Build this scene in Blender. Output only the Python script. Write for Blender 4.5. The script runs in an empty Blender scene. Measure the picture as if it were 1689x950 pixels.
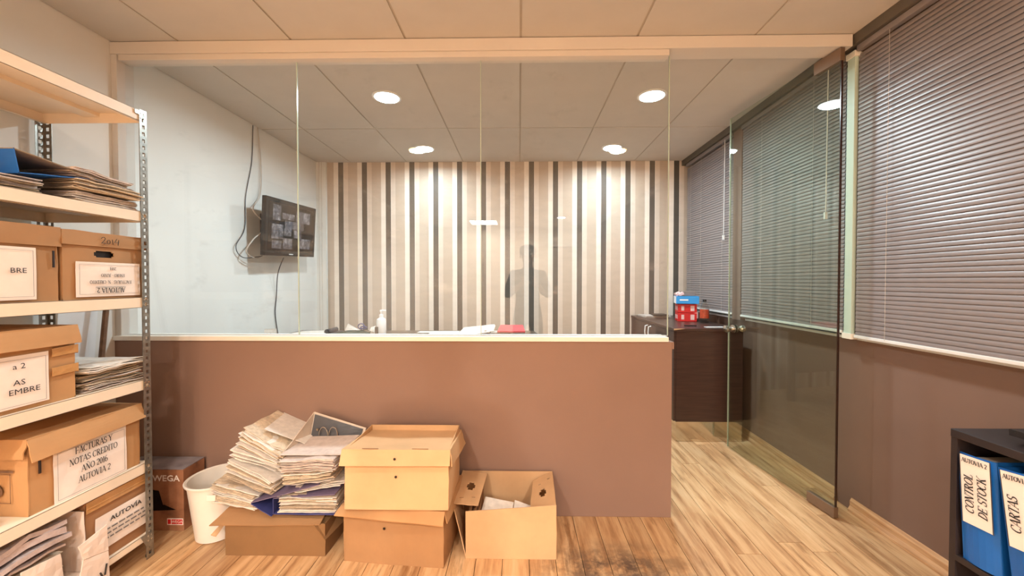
import bpy, bmesh, math, random
from mathutils import Vector, Matrix, Euler, noise
random.seed(7)
S = bpy.context.scene
C = S.collection
PI = math.pi
R = math.radians

# ------------------------------------------------------------------ camera, world, light, exposure
cam_d = bpy.data.cameras.new('camera'); cam = bpy.data.objects.new('camera', cam_d); C.objects.link(cam)
cam.location = (0, 0, 1.241); cam.rotation_euler = (R(90 - 1.04), 0, R(1.0))
cam_d.sensor_width = 36; cam_d.lens = 36 * 660 / 1689; cam_d.clip_start = 0.02
S.camera = cam
w = bpy.data.worlds.new('world'); S.world = w; w.use_nodes = True
w.node_tree.nodes['Background'].inputs[0].default_value = (0.75, 0.88, 1, 1)
w.node_tree.nodes['Background'].inputs[1].default_value = 0.04
S.view_settings.view_transform = 'Standard'; S.view_settings.look = 'None'
S.view_settings.exposure = 1.02; S.view_settings.gamma = 1.0; S.view_settings.use_curve_mapping = False

WARM = (1.0, 0.95, 0.88); COOL = (0.74, 0.91, 1.0)
FRONT_W, FILL_W, INNER_W, REAR_W, PANEL_W = 6.0, 34.0, 14.5, 90.0, 60.0
CEIL = 2.5

def lamp(x, y, power, col, r=0.07, spread=170):
    d = bpy.data.lights.new('downlight_lamp', 'AREA'); d.shape = 'DISK'; d.size = r * 2; d.energy = power; d.color = col
    d.spread = R(spread)
    o = bpy.data.objects.new('downlight_lamp', d); o.location = (x, y, CEIL - 0.012); C.objects.link(o); return o

# ------------------------------------------------------------------ materials
def lin(c):
    return tuple((v / 12.92 if v <= .04045 else ((v + .055) / 1.055) ** 2.4) for v in (k / 255 for k in c))
class NT:
    def __init__(s, name):
        s.m = bpy.data.materials.new(name); s.m.use_nodes = True; s.t = s.m.node_tree; s.n = s.t.nodes
        s.b = s.n['Principled BSDF']; s.out = s.n['Material Output']
    def add(s, ty, **kw):
        n = s.n.new(ty)
        for k, v in kw.items():
            if k.startswith('i_'): n.inputs[k[2:].replace('_', ' ')].default_value = v
            else: setattr(n, k, v)
        return n
    def link(s, a, b): s.t.links.new(a, b)
    def ramp(s, fac, stops, interp='LINEAR'):
        n = s.n.new('ShaderNodeValToRGB'); n.color_ramp.interpolation = interp
        el = n.color_ramp.elements
        while len(el) < len(stops): el.new(0.5)
        for e, (p, c) in zip(el, stops): e.position = p; e.color = (*c, 1)
        s.link(fac, n.inputs[0]); return n.outputs[0]
    def noise(s, scale, vec=None, detail=4, rough=.55):
        n = s.add('ShaderNodeTexNoise'); n.inputs['Scale'].default_value = scale; n.inputs['Detail'].default_value = detail
        n.inputs['Roughness'].default_value = rough
        if vec is not None: s.link(vec, n.inputs['Vector'])
        return n.outputs['Fac']
    def pos(s, scale=(1, 1, 1), rnd=False):
        g = s.add('ShaderNodeNewGeometry'); v = g.outputs['Position']
        mp = s.add('ShaderNodeMapping'); mp.inputs['Scale'].default_value = scale
        s.link(v, mp.inputs['Vector'])
        if rnd:
            oi = s.add('ShaderNodeObjectInfo'); mu = s.add('ShaderNodeMath', operation='MULTIPLY'); mu.inputs[1].default_value = 37.0
            s.link(oi.outputs['Random'], mu.inputs[0]); cb = s.add('ShaderNodeCombineXYZ')
            for k in range(3): s.link(mu.outputs[0], cb.inputs[k])
            s.link(cb.outputs[0], mp.inputs['Location'])
        return mp.outputs[0]
    def bump(s, h, strength=.2, dist=.002):
        b = s.add('ShaderNodeBump'); b.inputs['Strength'].default_value = strength; b.inputs['Distance'].default_value = dist
        s.link(h, b.inputs['Height']); s.link(b.outputs[0], s.b.inputs['Normal'])

def paint(name, c, rough=.8, var=.06, scale=3.0, bump=.1, metal=0.0, spec=.5, fine=200):
    t = NT(name); c = lin(c)
    v = t.pos()
    f = t.noise(scale, v)
    lo = tuple(k * (1 - var) for k in c); hi = tuple(min(1, k * (1 + var)) for k in c)
    t.link(t.ramp(f, [(.3, lo), (.7, hi)]), t.b.inputs['Base Color'])
    t.b.inputs['Roughness'].default_value = rough; t.b.inputs['Metallic'].default_value = metal
    t.b.inputs['Specular IOR Level'].default_value = spec
    if bump: t.bump(t.noise(fine, v), bump, .001)
    return t.m

M = {}
M['wall_white'] = paint('wall_white', (228, 226, 220), .85, .03, 1.5, .15)
M['wall_rear'] = paint('wall_rear', (215, 205, 192), .85, .03, 1.5, .1)
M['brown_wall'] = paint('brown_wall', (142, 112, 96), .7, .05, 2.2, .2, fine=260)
M['brown_wall_shaded'] = paint('brown_wall_shaded', (122, 96, 82), .72, .05, 2.2, .2, fine=260)  # same brown paint, darkened for the weaker light on the right wall
M['ledge'] = paint('ledge_cream', (240, 234, 222), .5, .03, 4, .02)
M['header'] = paint('header_cream', (208, 201, 192), .6, .03, 3, .05)
M['tile'] = paint('ceiling_tile', (198, 192, 184), .9, .03, 5, .3, fine=350)
M['grid'] = paint('ceiling_grid', (176, 166, 152), .6, .02, 5, 0)
M['plenum'] = paint('plenum_dark', (70, 62, 52), .9, .05, 5, 0)
M['beam'] = paint('beam_dark_brown', (92, 84, 74), .6, .05, 4, .05)
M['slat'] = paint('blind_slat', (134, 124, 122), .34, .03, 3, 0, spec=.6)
M['rail'] = paint('blind_rail_white', (225, 225, 222), .4, .02, 3, 0)
M['cord'] = paint('blind_cord', (190, 180, 170), .7, .02, 3, 0)
M['frame_white'] = paint('frame_white', (196, 214, 200), .35, .02, 3, 0)
M['shelf_paint'] = paint('shelf_cream_paint', (238, 220, 196), .45, .05, 6, .03)
M['galv'] = paint('galvanised_steel', (150, 146, 138), .38, .25, 40, .1, metal=.85)
M['chrome'] = paint('brushed_steel', (205, 198, 186), .22, .05, 20, 0, metal=1)
M['mirror'] = paint('plinth_mirror_steel', (214, 206, 192), .12, .04, 10, 0, metal=1)
M['patch'] = paint('patch_fitting_satin', (136, 112, 92), .45, .05, 20, 0, metal=.5)
M['black_plastic'] = paint('black_plastic', (30, 28, 28), .35, .1, 20, .02)
M['grey_plastic'] = paint('dark_grey_plastic', (62, 62, 66), .4, .1, 20, .02)
M['bin'] = paint('bin_white_plastic', (238, 230, 218), .35, .03, 8, .02)
M['paper'] = paint('paper_white', (228, 219, 208), .8, .10, 45, 0)
M['paper2'] = paint('paper_aged', (208, 188, 162), .8, .2, 60, 0)
M['paper3'] = paint('paper_greyish', (206, 190, 180), .8, .14, 30, 0)
M['label'] = paint('label_paper', (240, 226, 214), .75, .04, 12, 0)
M['ink'] = paint('ink_black', (44, 38, 36), .6, .02, 12, 0)
M['ink_grey'] = paint('ink_grey', (120, 112, 108), .6, .02, 12, 0)
M['blue'] = paint('binder_blue', (22, 98, 178), .4, .05, 14, .05)
M['navy'] = paint('binder_navy', (62, 66, 120), .45, .1, 14, .05)
M['purple'] = paint('binder_lilac', (120, 106, 132), .5, .08, 14, .05)
M['binder_grey'] = paint('binder_light_grey', (205, 188, 170), .6, .08, 14, .05)
M['binder_in'] = paint('binder_inside_board', (150, 132, 108), .7, .08, 14, .05)
M['green'] = paint('tray_dark_green', (26, 58, 46), .4, .08, 14, .02)
M['red'] = paint('carton_red', (205, 26, 26), .5, .05, 14, 0)
M['pinkred'] = paint('folder_pink_red', (232, 96, 96), .6, .05, 14, 0)
M['skyblue'] = paint('carton_sky_blue', (38, 146, 214), .5, .04, 14, 0)
M['white'] = paint('carton_white', (236, 236, 236), .5, .03, 14, 0)
M['greycarton'] = paint('carton_grey', (128, 116, 108), .6, .06, 14, 0)
M['pink'] = paint('tissue_pink', (226, 190, 184), .7, .05, 14, 0)
M['soap'] = paint('soap_bottle_white', (240, 240, 238), .3, .02, 14, 0)
M['darklabel'] = paint('dark_label', (58, 46, 36), .5, .1, 14, 0)
M['oranjuice'] = paint('orange_drink_label', (178, 70, 40), .35, .3, 60, 0)
M['leather'] = paint('black_leather', (34, 28, 26), .5, .2, 40, .3)
M['shelf_black'] = paint('bookcase_black', (40, 32, 32), .5, .15, 20, .05)
M['stick'] = paint('stick_brown_wood', (122, 90, 66), .6, .2, 40, .2)
M['skin'] = paint('skin', (176, 128, 100), .6, .08, 20, .05)
M['shirt'] = paint('dark_shirt', (62, 52, 50), .85, .1, 30, .2)
M['trousers'] = paint('dark_trousers', (44, 44, 54), .85, .1, 30, .2)
M['hair'] = paint('dark_hair', (34, 26, 22), .6, .2, 90, .4)
M['taupe_door'] = paint('rear_door_taupe', (168, 150, 132), .5, .05, 5, .02)

def mk_cardboard(name, c, scale=1.0):
    t = NT(name); c = lin(c); tc = t.add('ShaderNodeTexCoord'); oi = t.add('ShaderNodeObjectInfo')
    v = tc.outputs['Object']
    f = t.noise(4 * scale, v, 5, .6)
    col = t.ramp(f, [(.25, tuple(k * .86 for k in c)), (.55, c), (.8, tuple(min(1, k * 1.1) for k in c))])
    t.link(col, t.b.inputs['Base Color']); t.b.inputs['Roughness'].default_value = .75
    t.b.inputs['Specular IOR Level'].default_value = .3
    wv = t.add('ShaderNodeTexWave'); wv.inputs['Scale'].default_value = 60; wv.inputs['Distortion'].default_value = .4
    t.link(v, wv.inputs['Vector']); mx = t.add('ShaderNodeMath', operation='ADD'); t.link(wv.outputs['Fac'], mx.inputs[0])
    t.link(t.noise(30, v), mx.inputs[1]); t.bump(mx.outputs[0], .12, .001)
    return t.m
M['card'] = mk_cardboard('cardboard_kraft', (188, 142, 96))
M['card_light'] = mk_cardboard('cardboard_pale', (216, 176, 132))
M['card_pale'] = mk_cardboard('cardboard_greyish', (204, 164, 122))
M['card_dark'] = mk_cardboard('cardboard_brown', (160, 116, 80))
M['card_mid'] = mk_cardboard('cardboard_tan', (172, 130, 90))
M['card_shaded'] = mk_cardboard('cardboard_shaded', (138, 102, 66))  # carton brown deepened to carry the shade of its front flap
M['card_white'] = mk_cardboard('cardboard_white', (236, 216, 200))
M['tape'] = paint('packing_tape', (192, 144, 92), .18, .1, 30, .05)

def mk_planks():
    t = NT('oak_laminate')
    v = t.pos((14, 1.1, 1), rnd=True); f = t.noise(2.2, v, 8, .62)
    base = t.ramp(f, [(.25, lin((136, 96, 62))), (.40, lin((188, 144, 102))), (.55, lin((212, 172, 128))), (.80, lin((228, 196, 156)))])
    oi = t.add('ShaderNodeObjectInfo'); vr = t.ramp(oi.outputs['Random'], [(0, (.84, .81, .77)), (1, (1.08, 1.05, 1.0))])
    mx = t.add('ShaderNodeMixRGB', blend_type='MULTIPLY'); mx.inputs[0].default_value = 1
    t.link(base, mx.inputs[1]); t.link(vr, mx.inputs[2])
    # knots and dark streaks
    v2 = t.pos((13, 1.6, 1), rnd=True); k = t.noise(1.6, v2, 6, .7)
    kr = t.ramp(k, [(.55, (0, 0, 0)), (.68, (1, 1, 1))]); m2 = t.add('ShaderNodeMixRGB'); m2.inputs[2].default_value = (*lin((126, 82, 42)), 1)
    sc = t.add('ShaderNodeMath', operation='MULTIPLY'); sc.inputs[1].default_value = .7; t.link(kr, sc.inputs[0]); t.link(sc.outputs[0], m2.inputs[0]); t.link(mx.outputs[0], m2.inputs[1])
    # dried dirt patch on the floor in front of the half wall
    g = t.add('ShaderNodeNewGeometry'); sub = t.add('ShaderNodeVectorMath', operation='SUBTRACT'); sub.inputs[1].default_value = (.42, 1.70, 0)
    t.link(g.outputs['Position'], sub.inputs[0]); mul = t.add('ShaderNodeVectorMath', operation='MULTIPLY'); mul.inputs[1].default_value = (2.3, 4.4, 0); t.link(sub.outputs[0], mul.inputs[0])
    ln = t.add('ShaderNodeVectorMath', operation='LENGTH'); t.link(mul.outputs[0], ln.inputs[0])
    mask = t.ramp(ln.outputs['Value'], [(.25, (1, 1, 1)), (1.0, (0, 0, 0))]); nz = t.noise(9, t.pos(), 8, .7)
    nr = t.ramp(nz, [(.38, (0, 0, 0)), (.56, (1, 1, 1))]); mm = t.add('ShaderNodeMath', operation='MULTIPLY'); t.link(mask, mm.inputs[0]); t.link(nr, mm.inputs[1])
    m3 = t.add('ShaderNodeMixRGB'); m3.inputs[2].default_value = (*lin((104, 82, 66)), 1); t.link(mm.outputs[0], m3.inputs[0]); t.link(m2.outputs[0], m3.inputs[1])
    t.link(m3.outputs[0], t.b.inputs['Base Color'])
    t.b.inputs['Roughness'].default_value = .42; t.b.inputs['Specular IOR Level'].default_value = .4
    t.bump(f, .15, .001)
    return t.m
M['plank'] = mk_planks()

def mk_darkwood(name, c):
    t = NT(name); v = t.pos((1.5, 1.5, 26)); f = t.noise(3, v, 6, .6); c = lin(c)
    t.link(t.ramp(f, [(.3, tuple(k * .7 for k in c)), (.7, tuple(k * 1.25 for k in c))]), t.b.inputs['Base Color'])
    t.b.inputs['Roughness'].default_value = .33; t.bump(f, .05, .001); return t.m
M['wenge'] = mk_darkwood('wenge_melamine', (66, 44, 36))
M['desk'] = mk_darkwood('desk_dark_melamine', (92, 78, 66))
t = NT('baseboard_oak'); v = t.pos((40, 2, 40)); f = t.noise(2, v, 6, .6)
t.link(t.ramp(f, [(.3, lin((170, 124, 84))), (.7, lin((216, 174, 130)))]), t.b.inputs['Base Color']); t.b.inputs['Roughness'].default_value = .45
M['oak_trim'] = t.m

def mk_wallpaper():
    t = NT('striped_wallpaper'); g = t.add('ShaderNodeNewGeometry'); sx = t.add('ShaderNodeSeparateXYZ'); t.link(g.outputs['Position'], sx.inputs[0])
    a = t.add('ShaderNodeMath', operation='ADD'); a.inputs[1].default_value = 10 * .2543 - .135 + .0277; t.link(sx.outputs['X'], a.inputs[0])
    d = t.add('ShaderNodeMath', operation='DIVIDE'); d.inputs[1].default_value = .2543; t.link(a.outputs[0], d.inputs[0])
    fr = t.add('ShaderNodeMath', operation='FRACT'); t.link(d.outputs[0], fr.inputs[0])
    dark, cream, taupe, mid = lin((84, 78, 70)), lin((234, 222, 208)), lin((192, 174, 156)), lin((214, 198, 182))
    col = t.ramp(fr.outputs[0], [(0, dark), (.205, cream), (.225, mid), (.40, taupe), (.79, cream), (.985, dark)], 'CONSTANT')
    n = t.ramp(t.noise(6, t.pos((1, 1, 3)), 5), [(.3, (.93, .93, .93)), (.7, (1.03, 1.03, 1.03))])
    mx = t.add('ShaderNodeMixRGB', blend_type='MULTIPLY'); mx.inputs[0].default_value = 1; t.link(col, mx.inputs[1]); t.link(n, mx.inputs[2])
    t.link(mx.outputs[0], t.b.inputs['Base Color']); t.b.inputs['Roughness'].default_value = .6
    t.bump(t.noise(180, t.pos()), .1, .001); return t.m
M['wallpaper'] = mk_wallpaper()

def mk_glass(name, tint, smudge=False, base=.04):
    t = NT(name); t.n.remove(t.b)
    tr = t.add('ShaderNodeBsdfTransparent'); tr.inputs[0].default_value = (*tint, 1)
    gl = t.add('ShaderNodeBsdfGlossy'); gl.inputs['Roughness'].default_value = 0.0
    lw = t.add('ShaderNodeLayerWeight'); pw = t.add('ShaderNodeMath', operation='POWER'); pw.inputs[1].default_value = 5
    t.link(lw.outputs['Facing'], pw.inputs[0]); ml = t.add('ShaderNodeMath', operation='MULTIPLY_ADD'); ml.inputs[1].default_value = 1 - base; ml.inputs[2].default_value = base
    t.link(pw.outputs[0], ml.inputs[0]); mx = t.add('ShaderNodeMixShader'); t.link(ml.outputs[0], mx.inputs[0]); t.link(tr.outputs[0], mx.inputs[1]); t.link(gl.outputs[0], mx.inputs[2])
    res = mx
    if smudge:
        df = t.add('ShaderNodeBsdfGlossy'); df.inputs['Roughness'].default_value = .35; df.inputs[0].default_value = (.9, .9, .9, 1)
        nz = t.noise(5.5, t.pos((1, 1, 1.6)), 10, .78); rr = t.ramp(nz, [(.57, (0, 0, 0)), (.78, (.11, .11, .11))])
        m2 = t.add('ShaderNodeMixShader'); t.link(rr, m2.inputs[0]); t.link(mx.outputs[0], m2.inputs[1]); t.link(df.outputs[0], m2.inputs[2]); res = m2
    t.link(res.outputs[0], t.out.inputs[0]); return t.m
M['glass'] = mk_glass('partition_glass', (.985, .99, .985), smudge=True)
M['door_glass'] = mk_glass('door_glass', (.88, .92, .88), base=.05)
M['win_glass'] = mk_glass('window_glass', (.9, .95, .92))
M['clear'] = mk_glass('clear_plastic', (.86, .88, .86), base=.08)
M['edge_green'] = paint('glass_edge', (188, 200, 178), .2, .02, 5, 0, spec=.8)
M['edge_dark'] = paint('glass_edge_dark', (52, 34, 26), .25, .02, 5, 0)
def mk_plastic():
    t = NT('shiny_plastic_sleeve'); v = t.pos(); f = t.noise(14, v, 6, .65)
    t.link(t.ramp(f, [(.3, lin((160, 142, 138))), (.7, lin((206, 190, 186)))]), t.b.inputs['Base Color'])
    t.b.inputs['Roughness'].default_value = .16; t.b.inputs['Specular IOR Level'].default_value = .9; t.bump(f, .8, .01); return t.m
M['sleeve'] = mk_plastic()
def emit(name, col, s):
    t = NT(name); t.n.remove(t.b); e = t.add('ShaderNodeEmission'); e.inputs[0].default_value = (*col, 1); e.inputs[1].default_value = s
    t.link(e.outputs[0], t.out.inputs[0]); return t.m
M['lamp_cool'] = emit('lamp_cool', (.9, .98, 1), 14); M['lamp_warm'] = emit('lamp_warm', (1, .78, .38), 16)
M['led_panel'] = emit('tube_panel_light', (.95, .99, 1), 9)
def mk_wegabox():
    t = NT('printed_carton_brown'); f = t.noise(5, t.pos((1, 1, 1)), 6, .6)
    t.link(t.ramp(f, [(.28, lin((90, 58, 42))), (.42, lin((146, 98, 70))), (.6, lin((176, 124, 92))), (.75, lin((196, 146, 112)))]), t.b.inputs['Base Color'])
    t.b.inputs['Roughness'].default_value = .35; return t.m
M['wega'] = mk_wegabox()
M['wega_top'] = paint('printed_carton_grey_top', (150, 142, 146), .3, .3, 14, 0)
def mk_screen():
    t = NT('security_screen'); tc = t.add('ShaderNodeTexCoord'); f = t.noise(16, tc.outputs['Object'], 8, .75)
    col = t.ramp(f, [(.35, (.012, .010, .011)), (.5, (.06, .055, .058)), (.62, (.16, .15, .155)), (.75, (.30, .29, .30))])
    t.link(col, t.b.inputs['Emission Color']); t.b.inputs['Emission Strength'].default_value = .9
    t.b.inputs['Base Color'].default_value = (.01, .01, .01, 1); t.b.inputs['Roughness'].default_value = .25; return t.m
M['screen'] = mk_screen()
M['screen_dark'] = paint('screen_black', (24, 18, 17), .2, .05, 5, 0)

# ------------------------------------------------------------------ mesh helpers
def nz3(x, y, z): return noise.noise(Vector((x, y, z)))
class MB:
    def __init__(s): s.v = []; s.f = []; s.mi = []
    def addv(s, vs):
        b = len(s.v); s.v += [Vector(v) for v in vs]; return b
    def face(s, idx, mi=0): s.f.append(tuple(idx)); s.mi.append(mi)
    def box(s, x0, x1, y0, y1, z0, z1, mi=0, T=None, bev=0):
        if bev:
            bm = bmesh.new(); bmesh.ops.create_cube(bm, size=1)
            for v in bm.verts: v.co = Vector(((x0 + x1) / 2 + v.co.x * (x1 - x0), (y0 + y1) / 2 + v.co.y * (y1 - y0), (z0 + z1) / 2 + v.co.z * (z1 - z0)))
            bmesh.ops.bevel(bm, geom=bm.edges[:] + bm.verts[:], offset=bev, segments=2, affect='EDGES', profile=.5)
            bm.verts.ensure_lookup_table(); b = s.addv([(T @ v.co) if T else v.co for v in bm.verts])
            for f in bm.faces: s.face([b + v.index for v in f.verts], mi)
            bm.free(); return s
        p = [Vector(q) for q in ((x0, y0, z0), (x1, y0, z0), (x1, y1, z0), (x0, y1, z0), (x0, y0, z1), (x1, y0, z1), (x1, y1, z1), (x0, y1, z1))]
        if T: p = [T @ q for q in p]
        b = s.addv(p)
        for f in ((0, 3, 2, 1), (4, 5, 6, 7), (0, 1, 5, 4), (1, 2, 6, 5), (2, 3, 7, 6), (3, 0, 4, 7)): s.face([b + i for i in f], mi)
        return s
    # bilinear slab between four corners (u along c0->c1, v along c0->c3), thickness t, bulge, holes in (u0,u1,v0,v1)
    def slab(s, c0, c1, c2, c3, t=.004, nu=6, nv=6, bulge=0, rough=0, holes=(), seed=0, mi=0, T=None, curl=None):
        c = [Vector(q) for q in (c0, c1, c2, c3)]
        us = sorted(set([i / nu for i in range(nu + 1)] + [h[0] for h in holes] + [h[1] for h in holes]))
        vs = sorted(set([i / nv for i in range(nv + 1)] + [h[2] for h in holes] + [h[3] for h in holes]))
        n = (c[1] - c[0]).cross(c[3] - c[0]).normalized()
        top = []; bot = []
        for v in vs:
            for u in us:
                p = c[0] * (1 - u) * (1 - v) + c[1] * u * (1 - v) + c[2] * u * v + c[3] * (1 - u) * v
                off = bulge * math.sin(PI * u) * math.sin(PI * v) + rough * nz3(u * 3 + seed * 7.3, v * 3, seed * 1.7)
                if curl: off += curl(u, v)
                q = p + n * off; top.append(q); bot.append(q - n * t)
        if T: top = [T @ q for q in top]; bot = [T @ q for q in bot]
        b = s.addv(top); d = s.addv(bot); W = len(us)
        keep = set()
        for j in range(len(vs) - 1):
            for i in range(W - 1):
                um = (us[i] + us[i + 1]) / 2; vm = (vs[j] + vs[j + 1]) / 2
                if any(h[0] < um < h[1] and h[2] < vm < h[3] for h in holes): continue
                keep.add((i, j))
        for (i, j) in keep:
            a = j * W + i; q = (a, a + 1, a + 1 + W, a + W)
            s.face([b + k for k in q], mi); s.face([d + k for k in reversed(q)], mi)
            for (di, dj, e) in ((0, -1, (q[0], q[1])), (1, 0, (q[1], q[2])), (0, 1, (q[2], q[3])), (-1, 0, (q[3], q[0]))):
                if (i + di, j + dj) not in keep: s.face((b + e[0], d + e[0], d + e[1], b + e[1]), mi)
        return s
    def tube(s, pts, r, n=8, mi=0, cap=True):
        pts = [Vector(p) for p in pts]; rs = r if isinstance(r, (list, tuple)) else [r] * len(pts)
        prev = None; rings = []
        for i, p in enumerate(pts):
            d = (pts[min(i + 1, len(pts) - 1)] - pts[max(i - 1, 0)]).normalized()
            a = prev if prev is not None else (Vector((0, 0, 1)) if abs(d.z) < .9 else Vector((1, 0, 0)))
            a = (a - d * a.dot(d)).normalized(); prev = a; bb = d.cross(a)
            rings.append(s.addv([p + (a * math.cos(2 * PI * k / n) + bb * math.sin(2 * PI * k / n)) * rs[i] for k in range(n)]))
        for r0, r1 in zip(rings, rings[1:]):
            for k in range(n): s.face((r0 + k, r0 + (k + 1) % n, r1 + (k + 1) % n, r1 + k), mi)
        if cap: s.face([rings[0] + k for k in reversed(range(n))], mi); s.face([rings[-1] + k for k in range(n)], mi)
        return s
    def lathe(s, prof, o=(0, 0, 0), n=32, sx=1, sy=1, mi=0, shear=(0, 0), T=None):
        rings = []
        for (r, z) in prof:
            ps = [Vector((o[0] + shear[0] * z + r * sx * math.cos(2 * PI * k / n), o[1] + shear[1] * z + r * sy * math.sin(2 * PI * k / n), o[2] + z)) for k in range(n)]
            if T: ps = [T @ p for p in ps]
            rings.append(s.addv(ps))
        for r0, r1 in zip(rings, rings[1:]):
            for k in range(n): s.face((r0 + k, r0 + (k + 1) % n, r1 + (k + 1) % n, r1 + k), mi)
        s.face([rings[0] + k for k in reversed(range(n))], mi); s.face([rings[-1] + k for k in range(n)], mi)
        return s
    def build(s, name, mats, parent=None, smooth=False, kind=None):
        if not isinstance(mats, (list, tuple)): mats = [mats]
        L = parent['_o'] if parent is not None and '_o' in parent else (0, 0, 0)
        L = Vector(L)
        me = bpy.data.meshes.new(name)
        if parent is None:
            xs = [v.x for v in s.v]; ys = [v.y for v in s.v]; zs = [v.z for v in s.v]
            L = Vector(((min(xs) + max(xs)) / 2, (min(ys) + max(ys)) / 2, min(zs)))
        me.from_pydata([v - L for v in s.v], [], s.f); me.polygons.foreach_set('material_index', s.mi)
        for m in mats: me.materials.append(m)
        if smooth:
            me.polygons.foreach_set('use_smooth', [True] * len(me.polygons))
            try: me.set_sharp_from_angle(angle=R(40))
            except Exception: pass
        me.update()
        o = bpy.data.objects.new(name, me); C.objects.link(o)
        if parent is not None: o.parent = parent; o['_o'] = tuple(L)
        else: o.location = L; o['_o'] = tuple(L)
        if kind: o['kind'] = kind
        return o

def tag(o, label=None, cat=None, group=None, kind=None):
    if label: o['label'] = label
    if cat: o['category'] = cat
    if group: o['group'] = group
    if kind: o['kind'] = kind
    return o
def thing(name, loc, label, cat, group=None):
    o = bpy.data.objects.new(name, None); C.objects.link(o); o.location = loc; o['_o'] = tuple(loc)
    o.empty_display_size = .05; return tag(o, label, cat, group)
def frame(o, rz=0, rx=0, ry=0): return Matrix.Translation(o) @ Euler((R(rx), R(ry), R(rz))).to_matrix().to_4x4()

# ---- lettering -----------------------------------------------------------
def text_mesh(txt, size, T, parent, mat, name='lettering', sx=1.0, shear=0, bold=0, z=.0004):
    cu = bpy.data.curves.new(name, 'FONT'); cu.body = txt; cu.size = size; cu.align_x = 'CENTER'; cu.align_y = 'CENTER'
    cu.offset = bold; cu.shear = shear; cu.resolution_u = 2; cu.space_line = 1.0
    to = bpy.data.objects.new('tmp', cu); C.objects.link(to)
    me = bpy.data.meshes.new_from_object(to); bpy.data.objects.remove(to)
    L = Vector(parent['_o'])
    for v in me.vertices:
        v.co = T @ Vector((v.co.x * sx, v.co.y, z)) - L
    me.materials.clear(); me.materials.append(mat); me.name = name
    o = bpy.data.objects.new(name, me); C.objects.link(o); o.parent = parent; o['_o'] = tuple(L); return o
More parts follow.
